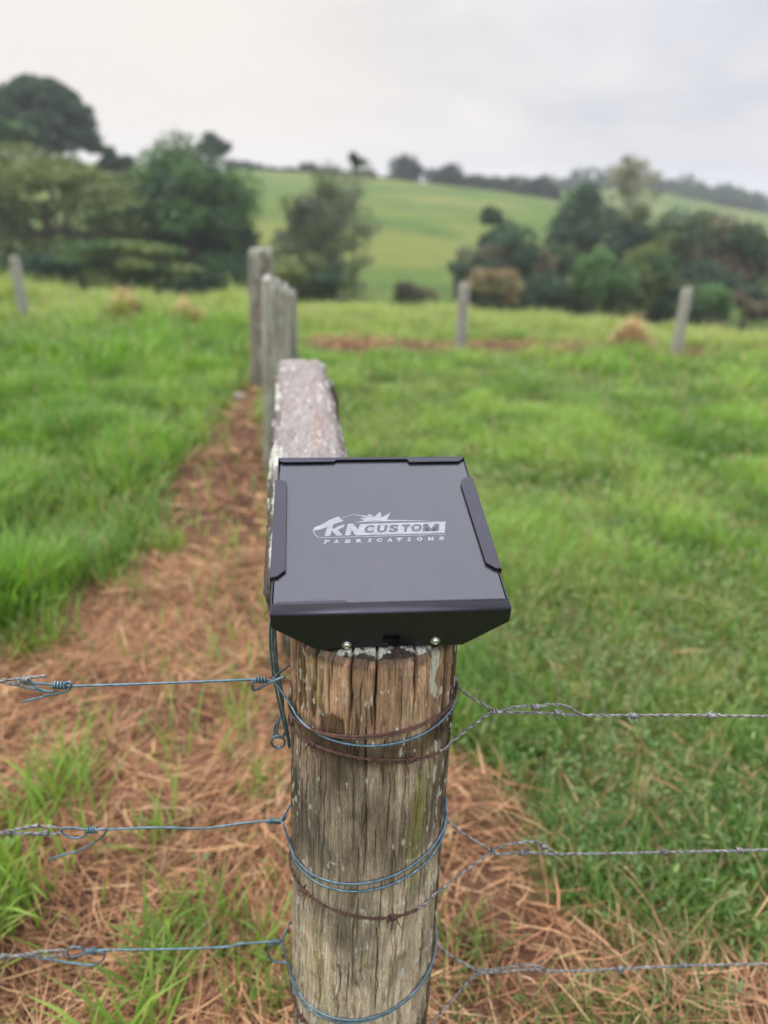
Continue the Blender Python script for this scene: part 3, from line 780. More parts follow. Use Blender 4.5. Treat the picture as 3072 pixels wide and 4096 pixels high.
def rough_post(x, y, ztop, rad, label, lean=(0, 0), slant=0.0, sx=1.0, seed=0, group=None, col=(.20, .17, .15), lich=.5, zb=None):
    nt_, nz_ = 64, 90
    zb = (gz(x, y) - .25) if zb is None else zb
    th = np.linspace(0, 2 * np.pi, nt_, endpoint=False); zz = np.linspace(0, 1, nz_)
    T, U = np.meshgrid(th, zz)
    H_ = ztop - zb
    cx_, sy_ = np.cos(T), np.sin(T)
    T = T  # angle round the post
    n1 = fbm(cx_ * 3 + 7 + seed, sy_ * 3 + U * H_ * .8, 3, seed); n2 = fbm(cx_ * 14 + 20, sy_ * 14 + U * H_ * 1.6, 3, seed + 1)
    rr_ = rad * (1.04 - .08 * U) * (1 + (n1 - .5) * .34 + (n2 - .5) * .26) * (1 - .10 * sstep(.97, 1.0, U) * (n2 > .5))
    X = cx_ * rr_ * sx + lean[0] * U * H_; Y = sy_ * rr_ + lean[1] * U * H_
    Z = zb + U * H_ + U ** 6 * slant * cx_ * rad
    base = np.array(col)[None, None] * (.70 + .6 * n2[..., None])
    lm = sstep(.60 - .14 * lich, .66, fbm(T * 3, U * 14, 4, seed + 5) + .10 * sstep(.85, 1, U))[..., None]
    base = base * (1 - .7 * lm) + np.array([.40, .40, .31]) * .7 * lm
    V = [np.stack([X, Y, Z], -1).reshape(-1, 3)]; C_ = [base.reshape(-1, 3)]
    top = V[0][-nt_:]; cen = top.mean(0)
    for q in (.9, .6, .3, .02):
        p = cen + (top - cen) * q; p[:, 2] += .006 + (fbm(p[:, 0] * 40, p[:, 1] * 40, 3, seed + 8) - .5) * .07
        V.append(p); l_ = sstep(.42, .6, fbm(p[:, 0] * 30, p[:, 1] * 30, 3, seed + 9))[:, None] * lich * 1.6
        l_ = np.clip(l_, 0, 1); C_.append(np.array([.09, .08, .07]) * (1 - l_) + np.array([.42, .43, .36]) * l_)
    V = np.vstack(V); C_ = np.vstack(C_); n = len(V) // nt_
    i = np.arange(n - 1)[:, None] * nt_ + np.arange(nt_)[None]; j = np.arange(n - 1)[:, None] * nt_ + (np.arange(nt_)[None] + 1) % nt_
    F = np.stack([i, j, j + nt_, i + nt_], -1).reshape(-1, 4)
    V[:, 2] -= zb
    o = mesh_obj('fence_post', V, F, M_FAR, smooth=True, attrs={'col': C_}); o.location = (x, y, zb)
    return tag(o, label, 'fence post', group)

FL = 'upright posts of the near fence line'
rough_post(-.290, 2.44, 1.125, .100, 'dark squat post carrying the far end of the squared timber rail', seed=4, group=FL, col=(.055, .047, .042), lich=.25)
rough_post(-.760, 4.62, 1.235, .090, 'pale post with sloping lichen crusted top, nearest of the upright group', slant=-.3, seed=11, group=FL, col=(.27, .25, .20), lich=.9, lean=(0.02, 0))
rough_post(-.668, 4.86, 1.15, .048, 'slim post touching the right of the pale lichen topped post', seed=17, group=FL, col=(.26, .235, .20), lich=.5, lean=(-.01, 0))
rough_post(-1.235, 6.9, 1.27, .110, 'tallest looking post, grey brown, behind the pale lichen topped post', seed=23, group=FL, col=(.20, .165, .145), lich=.5, lean=(.01, 0))
BG = 'posts of the boundary fence across the paddock'
rough_post(-5.07, 10.0, .84, .066, 'grey far post at the left edge of the paddock', seed=31, group=BG, col=(.33, .32, .27), lich=.4, lean=(.0, 0))
rough_post(.895, 9.35, .80, .070, 'grey far post right of centre in front of the tan bush', seed=37, group=BG, col=(.33, .30, .27), lich=.4, lean=(.0, 0))
rough_post(3.86, 9.75, .815, .070, 'grey far post leaning right near the right edge', seed=41, group=BG, col=(.36, .33, .29), lich=.4, lean=(-.02, 0))

def rail():
    nu, nv = 150, 520
    vv = np.linspace(0, 1, nv); aa = np.linspace(0, 2 * np.pi, nu, endpoint=False)
    A_, V_ = np.meshgrid(aa, vv)
    y = .925 + V_ * (2.47 - .925)
    xc = np.interp(y, [.88, 1.4, 2.45], [-.074, -.155, -.308])
    hw = .092 - .006 * V_; hh = .056; pw = 4.2
    c, s = np.cos(A_), np.sin(A_)
    rad = 1.0 / (np.abs(c) ** pw + np.abs(s) ** pw) ** (1 / pw)
    n1 = fbm(A_ * 2.2 + 3, y * 5, 4, 5) - .5; n2 = fbm(A_ * 12, y * 26, 4, 6) - .5
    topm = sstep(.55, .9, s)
    rad = rad * (1 + n1 * .13 + n2 * .10 * (1 - .6 * topm))
    X = xc + c * rad * hw * (1 - .22 * sstep(0, -1, s)); Z = 1.158 + s * rad * hh
    # bevel both ends a little
    endk = 1 - .05 * (sstep(.01, 0, V_) + sstep(.995, 1, V_)); X = xc + (X - xc) * endk; Z = 1.158 + (Z - 1.158) * endk
    Z += topm * (fbm(X * 60, y * 14, 4, 8) - .5) * .009
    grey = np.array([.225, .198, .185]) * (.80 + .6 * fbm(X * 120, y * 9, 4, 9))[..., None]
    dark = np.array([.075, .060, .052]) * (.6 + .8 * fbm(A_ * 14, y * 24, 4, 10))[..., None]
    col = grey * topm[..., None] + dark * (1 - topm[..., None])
    red = sstep(.60, .76, fbm((X - xc) * 40 + 3, y * 7, 4, 12) + .20 * np.exp(-(((X - xc) - .02) / .014) ** 2) - .05) * topm
    col = col * (1 - .4 * red[..., None]) + np.array([.28, .165, .13]) * .4 * red[..., None]
    li = sstep(.50, .60, fbm(A_ * 9, y * 16, 4, 13) + .20 * np.exp(-((np.abs((X - xc)) - .080) / .010) ** 2) * (s > -.2) - .20)
    col = col * (1 - .5 * li[..., None]) + np.array([.42, .42, .36]) * .8 * li[..., None]
    P = np.stack([X, y, Z], -1).reshape(-1, 3)
    i = np.arange(nv - 1)[:, None] * nu + np.arange(nu)[None]; j = np.arange(nv - 1)[:, None] * nu + (np.arange(nu)[None] + 1) % nu
    F = [np.stack([i, j, j + nu, i + nu], -1).reshape(-1, 4)]
    C_ = [col.reshape(-1, 3)]; Ps = [P]; off = len(P)
    for (ring, sgn) in ((0, -1), (nv - 1, 1)):
        r0 = P[ring * nu:(ring + 1) * nu]; cen = r0.mean(0); prev = np.arange(nu) + ring * nu
        for q in (.8, .5, .2, .01):
            p = cen + (r0 - cen) * q; p[:, 1] += sgn * (.004 + (fbm(p[:, 0] * 50, p[:, 2] * 50, 3, 3) - .5) * .012)
            Ps.append(p); C_.append(np.tile([.07, .058, .05], (nu, 1)) * (.6 + .8 * fbm(p[:, 0] * 90, p[:, 2] * 90, 3, 4))[:, None])
            cur = np.arange(nu) + off; off += nu
            q4 = np.stack([prev, np.roll(prev, -1), np.roll(cur, -1), cur], -1)
            F.append(q4 if sgn > 0 else q4[:, ::-1]); prev = cur
    org = np.array([-.16, 1.5, 1.08])
    Fa = np.vstack(F)
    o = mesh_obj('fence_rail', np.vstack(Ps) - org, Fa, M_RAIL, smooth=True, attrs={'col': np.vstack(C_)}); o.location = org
    tag(o, 'squared grey timber rail with lichen edges running back from under the black box', 'fence rail')
rail()

# pale stone beside the path
def stone():
    g = np.random.default_rng(9); a = np.linspace(0, 2 * np.pi, 18, endpoint=False); V = []; nl = 9
    for k in range(nl):
        f = k / (nl - 1) * math.pi
        for t_ in a:
            rr_ = .06 * (1 + .25 * (vnoise(t_ * 1.3 + 5, f * 2, 4) - .5))
            V.append((math.sin(f) * math.cos(t_) * rr_ * 1.2, math.sin(f) * math.sin(t_) * rr_, math.cos(f) * rr_ * .55 + .03))
    F = [(k * 18 + j, (k + 1) * 18 + j, (k + 1) * 18 + (j + 1) % 18, k * 18 + (j + 1) % 18) for k in range(nl - 1) for j in range(18)]
    mt, t, b = material('pale_stone', .9, (.42, .38, .33)); nn = n_noise(t, 12, 5); t.links.new(n_ramp(t, nn.outputs[0], [(.3, (.18, .14, .11)), (.65, (.36, .31, .26))]).outputs[0], b.inputs[0])
    o = mesh_obj('stone', V, F, mt, smooth=True); o.location = (-1.37, 6.4, gz(-1.37, 6.4))
    tag(o, 'small pale stone on the bare path left of the upright posts', 'stone')
stone()

# ------------------------------------------------------------------ black metal box
OB = np.array([-.13863729, .76970476, 1.24403456])
UB = np.array([.99474365, .10126946, .01515118]); VB = np.array([-.10191977, .96495021, .24183354]); NB = np.array([.00987022, -.24210658, .97019945])
box = empty('metal_box', OB, 'black powder coated sheet metal box with white maker logo atop the near post', 'metal box')
bmw = Matrix.Identity(4)
for i in range(3):
    bmw[i][0] = UB[i]; bmw[i][1] = VB[i]; bmw[i][2] = NB[i]; bmw[i][3] = OB[i]
box.matrix_world = bmw
MM = .001
def black_mat(name, rough, base, spec_level, bump=.12, ior=1.5, tint=(.84, .80, 1.0, 1)):
    mt, t, b = material(name, rough, base, 0, spec_level)
    nn = n_noise(t, 900, 3, .6); n_bump(t, b, nn.outputs[0], bump, .0006)
    n3 = n_noise(t, 14, 6, .7, stretch=(1, .5, 1)); t.links.new(n_range(t, n3.outputs[0], .3, .7, rough - .03, rough + .05), b.inputs['Roughness'])
    b.inputs['IOR'].default_value = ior
    b.inputs['Specular Tint'].default_value = tint
    return mt
M_BLK = black_mat('black_powder_coat', .42, (.003, .003, .005), .5, .12, 1.62)
M_LID = black_mat('black_satin_lid_paint', .26, (.014, .0138, .0165), .5, .07, 1.76, (.90, .91, 1.0, 1))
_t = M_LID.node_tree
M_IN, _, _ = material('dark_box_interior_paint', .7, (.006, .006, .006))  # near-black paint of the slot liner and the lid scuffs
M_STEEL, _t, _b = material('stainless_steel', .22, (.62, .60, .57), 1.0)

def slab(poly, z0, z1, bevel=0.0):
    """prism of a polygon in box coordinates (mm), between heights z0<z1, with a small top bevel"""
    P = np.array(poly, float); n = len(P)
    area = 0.5 * np.sum(P[:, 0] * np.roll(P[:, 1], -1) - np.roll(P[:, 0], -1) * P[:, 1])
    if area < 0: P = P[::-1]
    rows = [(P, z0)]
    if bevel > 0:
        e1 = np.roll(P, -1, 0) - P; e1 /= np.linalg.norm(e1, axis=1)[:, None]
        e0 = np.roll(e1, 1, 0)
        n0 = np.stack([-e0[:, 1], e0[:, 0]], -1); n1 = np.stack([-e1[:, 1], e1[:, 0]], -1)
        mit = (n0 + n1); mit /= (1 + np.sum(n0 * n1, 1))[:, None]
        rows += [(P, z1 - bevel), (P + mit * bevel * .35, z1 - bevel * .3), (P + mit * bevel, z1)]
    else: rows.append((P, z1))
    V = np.vstack([np.column_stack([p, np.full(n, z)]) for p, z in rows]) * MM
    F = [tuple(range(n))[::-1]]
    for k in range(len(rows) - 1):
        for i in range(n):
            j = (i + 1) % n; F.append((k * n + i, k * n + j, (k + 1) * n + j, (k + 1) * n + i))
    F.append(tuple((len(rows) - 1) * n + i for i in range(n)))
    return V, F

W_, L_ = 311.0, 355.5
# recessed lid panel
V, F = slab([(3.2, 16), (307.6, 16), (305.4, 352), (.6, 352)], -2.4, -0.9); mesh_obj('lid_panel', V, F, M_LID, box)
# front apron: rounded bend from the top lip down to the face, with chamfered outline and a notch
def apron():
    us = [0, 57.7, 144.2, 144.6, 166.8, 167.2, 253.4, 311.9]
    # top lip then quarter bend radius 6 then the face
    V, F = [], []
    th = 2.0
    prof = []
    for k in range(0, 9):
        a = k / 8 * math.pi / 2; prof.append((3.5 - 3.5 * math.sin(a), -3.5 + 3.5 * math.cos(a)))
    # strip along u for lip and bend
    U = np.linspace(0.6, 311.2, 2)
    lip = [(18.8, 0.0)] + prof + [(0.0, -23.0)]
    cols = [np.array([[u, v, n] for (v, n) in lip]) for u in U]
    n = len(lip)
    V = np.vstack(cols); F = [(i, i + 1, n + i + 1, n + i) for i in range(n - 1)]
    off = len(V)
    # lip top edge outline with small chamfers : front flange shape
    fl = [(0.6, 18.8), (311.2, 16.0), (303.5, 20.5), (100, 20.0), (94, 24.0), (9, 24.0)]
    V2 = np.array([(u, v, 0.0) for u, v in fl]); F2 = [(0, 1, 2, 3, 4, 5)]
    # lower face below -23 as polygons with notch opening
    pts = [(0, -23), (57.7, -67), (144.2, -64.5), (144.2, -61.8), (144.2, -43), (167.0, -43.5), (167.4, -62.4), (167.4, -64.5), (253.4, -66), (311.9, -23.2)]
    pts[0] = (.6, -23); pts[-1] = (311.2, -23)
    V3 = np.array([(u, 0, nn) for u, nn in pts])
    F3 = [(0, 1, 2, 3, 4), (0, 4, 5, 9), (5, 6, 7, 8, 9)]
    # notch lower lip (thin bar)
    V, F = join([(V, F), (V2, F2), (V3, F3)])
    return np.asarray(V) * MM, F
V, F = apron()
me_o = mesh_obj('front_face', V, F, M_BLK, box)
for p in me_o.data.polygons: p.use_smooth = False
for i in range(0, 9): me_o.data.polygons[i].use_smooth = True
bev = me_o.modifiers.new('thickness', 'SOLIDIFY'); bev.thickness = .002; bev.offset = -1
# dark inner wall seen through the slot
V, F = slab([(140, 8), (172, 8), (172, 10), (140, 10)], -68, -38); mesh_obj('slot_liner', V, F, M_IN, box)
V, F = slab([(146, -.2), (165.6, -.2), (165.6, 1.8), (146, 1.8)], -63.9, -62.4); mesh_obj('slot_lip', V, F, M_BLK, box)
# side walls and back wall (sheet 2 mm), chamfered towards the front corners
V, F = slab([(-.6, 3), (1.6, 3), (-1.4, 354), (-3.8, 354)], -24, -1.0, .8); mesh_obj('side_wall', V, F, M_BLK, box)
V, F = slab([(309.8, 3), (312.2, 3), (309.0, 354), (306.8, 354)], -24, -1.0, .8); mesh_obj('side_wall', V, F, M_BLK, box)
V, F = slab([(-3.6, 353.4), (308.2, 353.4), (308.2, 355.8), (-3.6, 355.8)], -24, 3.4, .8); mesh_obj('back_wall', V, F, M_BLK, box)
# folded flanges over the lid
V, F = slab([(-3.4, 353.3), (-3.4, 349.5), (4.6, 342.5), (87.8, 343.2), (92.7, 348.4), (210, 349.0), (213.7, 340.0), (297, 341.2), (305.5, 350.5), (308, 353.3)], 1.6, 3.6, .7); mesh_obj('back_flange', V, F, M_BLK, box)
V, F = slab([(-5.6, 292.5), (6.5, 291.0), (12.6, 285), (13.3, 277.7), (17.4, 80.8), (6.2, 68.0), (-3.2, 66.1)], 2.0, 4.0, 1.0); mesh_obj('side_flange', V, F, M_BLK, box)
V, F = slab([(311.4, 296.0), (300, 293), (291.5, 286.1), (289.3, 274), (293.6, 87.2), (305.0, 75.3), (313.4, 73.6)], 2.0, 4.0, 1.0); mesh_obj('side_flange', V, F, M_BLK, box)
# outer faces of the side flanges
V, F = slab([(-5.8, 292.5), (-3.9, 292.5), (-1.4, 66.1), (-3.4, 66.1)], -22, 2.2, .5); mesh_obj('flange_wall', V, F, M_BLK, box)
V, F = slab([(312.2, 296), (310.2, 296), (311.8, 73.6), (313.8, 73.6)], -22, 2.2, .5); mesh_obj('flange_wall', V, F, M_BLK, box)
# bracket that stands on the timber (hidden underneath)
V, F = slab([(60, 8), (250, 8), (250, 12), (60, 12)], -60, -3); mesh_obj('mounting_bracket', V, F, M_BLK, box)

# bolts
def disc_stack(prof, seg=28):
    V, F = [], []
    for (r_, z) in prof:
        for k in range(seg):
            a = 2 * math.pi * k / seg; V.append((r_ * math.cos(a), r_ * math.sin(a), z))
    n = len(prof)
    for i in range(n - 1):
        for k in range(seg):
            j = (k + 1) % seg; F.append((i * seg + k, i * seg + j, (i + 1) * seg + j, (i + 1) * seg + k))
    F.append(tuple((n - 1) * seg + k for k in range(seg)))
    return np.array(V) * MM, F
for u_, n_ in ((97.4, -58.6), (215.6, -55.6)):
    scr = bpy.data.objects.new('screw', None); COL.objects.link(scr); scr.parent = box
    scr.location = (u_ * MM, -.0002, n_ * MM); scr.rotation_euler = (math.pi / 2, 0, 0); scr.empty_display_size = .01
    V, F = disc_stack([(6.6, 0), (6.6, 1.0), (6.2, 1.25), (3.5, 1.25)]); mesh_obj('washer', V, F, M_STEEL, scr)
    V, F = disc_stack([(5.2, 1.25), (5.3, 2.0), (5.0, 3.2), (4.2, 4.3), (3.0, 5.0), (2.0, 5.2), (1.9, 4.0), (0.2, 3.6)])
    so_ = mesh_obj('screw_head', V, F, M_STEEL, scr, smooth=True)

# printed logo: thin paint film on the lid panel
M_WHITE, t, b = material('worn_white_print', .55, (.62, .63, .66))
na = n_noise(t, 60, 4, .6, stretch=(1, 6, 1)); nb = n_noise(t, 420, 3, .6)
t.links.new(n_ramp(t, na.outputs[0], [(.34, (.12, .125, .15)), (.46, (.23, .235, .26)), (.7, (.31, .315, .34))]).outputs[0], b.inputs[0])
ZL = -.9 + .12
def poly_film(polys, z, name):
    V, F = [], []
    for p in polys:
        s_ = len(V); V += [(u * MM, v * MM, z * MM) for u, v in p]; F.append(tuple(range(s_, s_ + len(p))))
    return V, F
def ribbon(pts, w0, w1):
    P = catmull([(a_, b_, 0) for a_, b_ in pts], 6)[:, :2]; T = np.gradient(P, axis=0); T /= np.linalg.norm(T, axis=1)[:, None]
    Nn = np.stack([-T[:, 1], T[:, 0]], -1); ww = np.linspace(w0, w1, len(P))[:, None] / 2
    a_, b_ = P + Nn * ww, P - Nn * ww
    return [[tuple(b_[i]), tuple(b_[i + 1]), tuple(a_[i + 1]), tuple(a_[i])] for i in range(len(P) - 1)]
import bmesh
def tri_fill(poly):
    bm = bmesh.new(); vs = [bm.verts.new((p[0], p[1], 0)) for p in poly]; bm.faces.new(vs)
    bmesh.ops.triangulate(bm, faces=bm.faces[:]); res = [[(v.co.x, v.co.y) for v in f.verts] for f in bm.faces]; bm.free()
    out_ = []
    for q in res:
        ar = (q[1][0] - q[0][0]) * (q[2][1] - q[0][1]) - (q[2][0] - q[0][0]) * (q[1][1] - q[0][1])
        out_.append(q if ar > 0 else q[::-1])
    return out_
band = [(99.8, 156.6), (103.3, 173.0), (105.4, 183.3), (113.3, 183.1), (119.9, 169.6), (123.0, 182.8), (251.7, 185.4), (246.4, 158.5), (115.4, 156.4), (110.3, 169.4), (107.6, 156.6)]
Kp = [(70.4, 155.9), (75.8, 182.9), (84.4, 183.8), (81.3, 173.5), (84.2, 172.3), (91.5, 178.5), (100.6, 182.9), (98.6, 176.1), (89.8, 169.9), (97.3, 156.7), (88.1, 156.5), (81.2, 167.9), (78.2, 156.3)]
torch = [(53.9, 170.9), (56.3, 176.5), (67.1, 183.1), (78.1, 193.3), (91.4, 201.2), (99.1, 191.6), (97.6, 189.7), (91.7, 187.1), (83.0, 182.7), (84.4, 181.5), (77.9, 178.9), (67.0, 172.3), (63.5, 170.6), (54.9, 168.1)]
cable = [(54.9, 170.8), (54.6, 166.3), (56.3, 160.7), (59.8, 155.5), (66.9, 152.8), (105.6, 152.8), (246.7, 155.1)]
wirep = [(97.1, 196.3), (103.1, 200.5), (110.6, 204.3), (117.9, 204.1), (125.5, 202.3)]
nozzle = [(125.3, 203.5), (135.8, 202.3), (135.3, 198.5), (126.3, 200.6)]
star = [(122.7, 196.4), (133.8, 198.0), (136.9, 200.8), (135.8, 207.3), (146.5, 200.3), (155.4, 212.2), (156.1, 197.5), (170.8, 208.9), (163.8, 191.8), (235.4, 187.7), (136.1, 187.8), (113.4, 185.8), (130.5, 191.0)]
polys = tri_fill(band)
polys2 = tri_fill(Kp) + tri_fill(star) + tri_fill(nozzle)
V, F = poly_film(polys, ZL, ''); V2, F2 = poly_film(polys2, ZL + .03, ''); V3, F3 = poly_film(tri_fill(torch), ZL + .06, '')
V4, F4 = poly_film(ribbon(cable, 1.3, 1.3), ZL + .09, ''); V5, F5 = poly_film(ribbon(wirep, .8, 1.6), ZL + .10, '')
V, F = join([(V, F), (V2, F2), (V3, F3), (V4, F4), (V5, F5)])
mesh_obj('printed_emblem', V, F, M_WHITE, box)

def letter(ch, box_, shear=.22, off=.035):
    """a heavy italic capital fitted into (u0, v0, u1, v1) mm"""
    cu = bpy.data.curves.new('letter', 'FONT'); cu.body = ch; cu.offset = off; cu.resolution_u = 6
    o_ = bpy.data.objects.new('letter_tmp', cu); COL.objects.link(o_)
    dg = bpy.context.evaluated_depsgraph_get(); me_ = o_.evaluated_get(dg).to_mesh()
    P = np.array([v.co[:2] for v in me_.vertices]); Fc = [tuple(p.vertices) for p in me_.polygons]
    o_.evaluated_get(dg).to_mesh_clear(); bpy.data.objects.remove(o_); bpy.data.curves.remove(cu)
    mn, mx_ = P.min(0), P.max(0); Q = (P - mn) / (mx_ - mn)
    u0, v0, u1, v1 = box_; hgt = v1 - v0; sl = shear * hgt
    X = u0 + Q[:, 0] * (u1 - u0 - sl) + Q[:, 1] * sl; Y = v0 + Q[:, 1] * hgt
    return np.stack([X, Y], -1), Fc
def word(letters, z, mat, name, off, shear):
    parts = []
    for ch, bx in letters:
        if ch == 'I':
            u0, v0, u1, v1 = bx; hh_ = v1 - v0; sl = shear * hh_; t_ = hh_ * .24; a_ = (u1 - u0 - sl) * .30
            def q(x, y): return (u0 + x + sl * (y / hh_), v0 + y)
            wv = u1 - u0 - sl
            for r_ in (((0, 0), (wv, 0), (wv, t_), (0, t_)), ((a_, t_), (wv - a_, t_), (wv - a_, hh_ - t_), (a_, hh_ - t_)), ((0, hh_ - t_), (wv, hh_ - t_), (wv, hh_), (0, hh_))):
                P = np.array([q(*p) for p in r_]); parts.append((np.column_stack([P, np.full(4, z)]) * MM, [(0, 1, 2, 3)]))
            continue
        if ch == 'M':
            u0, v0, u1, v1 = bx; hh_ = v1 - v0; sl = shear * hh_; wv = u1 - u0 - sl
            out_ = [(0, 0), (.20, 0), (.20, .62), (.42, 0), (.58, 0), (.80, .62), (.80, 0), (1, 0), (1, 1), (.74, 1), (.50, .36), (.26, 1), (0, 1)]
            for q3 in tri_fill([(u0 + x * wv + sl * y, v0 + y * hh_) for x, y in out_]): parts.append((np.column_stack([np.array(q3), np.full(3, z)]) * MM, [(0, 1, 2)]))
            continue
        P, Fc = letter(ch, bx, shear, off); parts.append((np.column_stack([P, np.full(len(P), z)]) * MM, Fc))
    V, F = join(parts); mesh_obj(name, V, F, mat, box)
# letter boxes measured on the lid
cu = [('C', 127.6, 145.0), ('U', 146.0, 164.2), ('S', 163.8, 181.0), ('T', 182.6, 198.2), ('O', 196.6, 215.6), ('M', 214.2, 241.6)]
word([(c, (a, 161.9 + .012 * (a - 127), b_, 179.3 + .010 * (a - 127))) for c, a, b_ in cu], ZL + .14, M_LID, 'printed_lettering', .045, .20)
fx = [69.5, 81.2, 96.5, 111.5, 128.0, 140.0, 154.6, 170.2, 184.4, 196.0, 212.0, 228.0 + 8.0]
fb = []
pxs = [(240, 300), (335, 400), (450, 520), (563, 633), (680, 730), (768, 835), (880, 945), (968, 1045), (1085, 1130), (1180, 1250), (1298, 1365), (1412, 1475)]
for (c, (a, b_)) in zip('FABRICATIONS', pxs):
    ua = 69.2 + (a - 240) * (244.6 - 69.2) / (1475 - 240); ub = 69.2 + (b_ - 240) * (244.6 - 69.2) / (1475 - 240)
    v0 = 139.6 + (ua - 69) * .0125; fb.append((c, (ua, v0, ub, v0 + 7.6 + (ua - 69) * .006)))
word(fb, ZL + .06, M_WHITE, 'printed_lettering', .075, .20)
# tiny scuffs on the lid near the front lip
V, F = poly_film([[(36 + 3.1 * i, 25.5 + .25 * i), (38.4 + 3.1 * i, 25.7 + .25 * i), (38.4 + 3.1 * i, 26.1 + .25 * i), (36 + 3.1 * i, 25.8 + .25 * i)] for i in range(9) if i % 3 != 1] + [[(66, 26), (66.8, 26), (66.6, 29), (66, 29)], [(70, 26.4), (70.9, 26.4), (70.7, 29), (70.1, 29)]], ZL, '')
mesh_obj('paint_scuff', V, F, M_IN, box)

# ------------------------------------------------------------------ wires
M_BLUE, t, b = material('blue_grey_coated_wire', .38, (.13, .22, .29), .45)
nn = n_noise(t, 90, 4, .6); t.links.new(n_ramp(t, nn.outputs[0], [(.35, (.07, .11, .14)), (.6, (.13, .21, .26)), (.75, (.27, .34, .36))]).outputs[0], b.inputs[0])
M_GALV, t, b = material('weathered_galvanised_wire', .55, (.2, .2, .2), .6)
nn = n_noise(t, 120, 4, .6); t.links.new(n_ramp(t, nn.outputs[0], [(.3, (.08, .075, .068)), (.55, (.26, .25, .24)), (.75, (.50, .49, .47))]).outputs[0], b.inputs[0])
M_RUST, t, b = material('rusty_wire', .85, (.15, .07, .05))
nn = n_noise(t, 160, 5, .65); t.links.new(n_ramp(t, nn.outputs[0], [(.3, (.030, .016, .012)), (.55, (.090, .040, .028)), (.75, (.19, .085, .052))]).outputs[0], b.inputs[0])

YW = .885
def PX(pts, Y=YW):
    return np.array([at(p[0], p[1], p[2] if len(p) > 2 else Y) for p in pts])
def on_post(zL, zF, zR, a0, a1, n=60, gap=.0022, zback=None):
    """points round the post; angle 0 faces the camera, -90 left, +90 right; heights through left, front, right"""
    out_ = []
    for a in np.linspace(R(a0), R(a1), n):
        s = math.sin(a); fr = math.cos(a)
        side = zL * (1 - s) / 2 + zR * (1 + s) / 2
        mid_ = (zL + zR) / 2
        z = side + (zF - mid_) * max(fr, 0) + ((zback - mid_) * max(-fr, 0) if zback else 0)
        rr_ = float(post_r(z)) + gap
        out_.append((PCX + s * rr_, PCY - fr * rr_, z))
    return np.array(out_)

def coil(p0, p1, turns, rad, wr, n=None):
    p0 = np.asarray(p0); p1 = np.asarray(p1); ax = p1 - p0; Ln = np.linalg.norm(ax); ax = ax / Ln
    u = np.cross(ax, [0, 0, 1.0]); u /= np.linalg.norm(u); v = np.cross(ax, u)
    n = n or int(turns * 16); t_ = np.linspace(0, 1, n)
    P = p0 + ax * (t_ * Ln)[:, None] + rad * (np.cos(t_ * turns * 2 * np.pi)[:, None] * u + np.sin(t_ * turns * 2 * np.pi)[:, None] * v)
    return tube(P, wr, 8)

def wires(parts_mats, name, label, cat, loc, group=None):
    root = empty(name, loc, label, cat, group)
    for (nm, parts, mat) in parts_mats:
        V, F = join(parts); mesh_obj(nm, V - np.asarray(loc), F, mat, root, smooth=True)
    return root

def resample(P, ds):
    d = np.r_[0, np.cumsum(np.linalg.norm(np.diff(P, axis=0), axis=1))]; n = max(4, int(d[-1] / ds)); t_ = np.linspace(0, d[-1], n)
    return np.stack([np.interp(t_, d, P[:, i]) for i in range(3)], -1), t_
def twisted(P, pitch=.030, rad=.0014, wr=.0013, ds=.003, phase=0.0):
    Q, t_ = resample(np.asarray(P), ds)
    T = np.gradient(Q, axis=0); T /= np.linalg.norm(T, axis=1)[:, None] + 1e-12
    ref = np.cross(T, np.array([0.0, 0.3, 1.0])); ref /= np.linalg.norm(ref, axis=1)[:, None] + 1e-12; bn = np.cross(T, ref)
    out_ = []
    for k in (0, math.pi):
        a = t_ / pitch * 2 * np.pi + k + phase
        out_.append(tube(Q + rad * (np.cos(a)[:, None] * ref + np.sin(a)[:, None] * bn), wr, 6))
    return out_
def barb(p, tdir, size=.012, seed=0, spikes=True):
    g = np.random.default_rng(seed); p = np.asarray(p, float); tdir = np.asarray(tdir, float); tdir /= np.linalg.norm(tdir)
    parts = [coil(p - tdir * .0055, p + tdir * .0055, 4, .0038, .0014)]
    if spikes:
        for k in range(4):
            d = g.normal(0, 1, 3); d -= tdir * (d @ tdir) * .6; d /= np.linalg.norm(d)
            if d[1] > .3: d[1] *= -.4
            s0 = p + tdir * (.005 if k % 2 else -.005)
            parts.append(tube([s0, s0 + d * size * .5, s0 + d * size + tdir * .002], [.0013, .0012, .0004], 6))
    return parts

WR = .0019
BW = 'smooth blue grey wires tying the near post to the left fence'
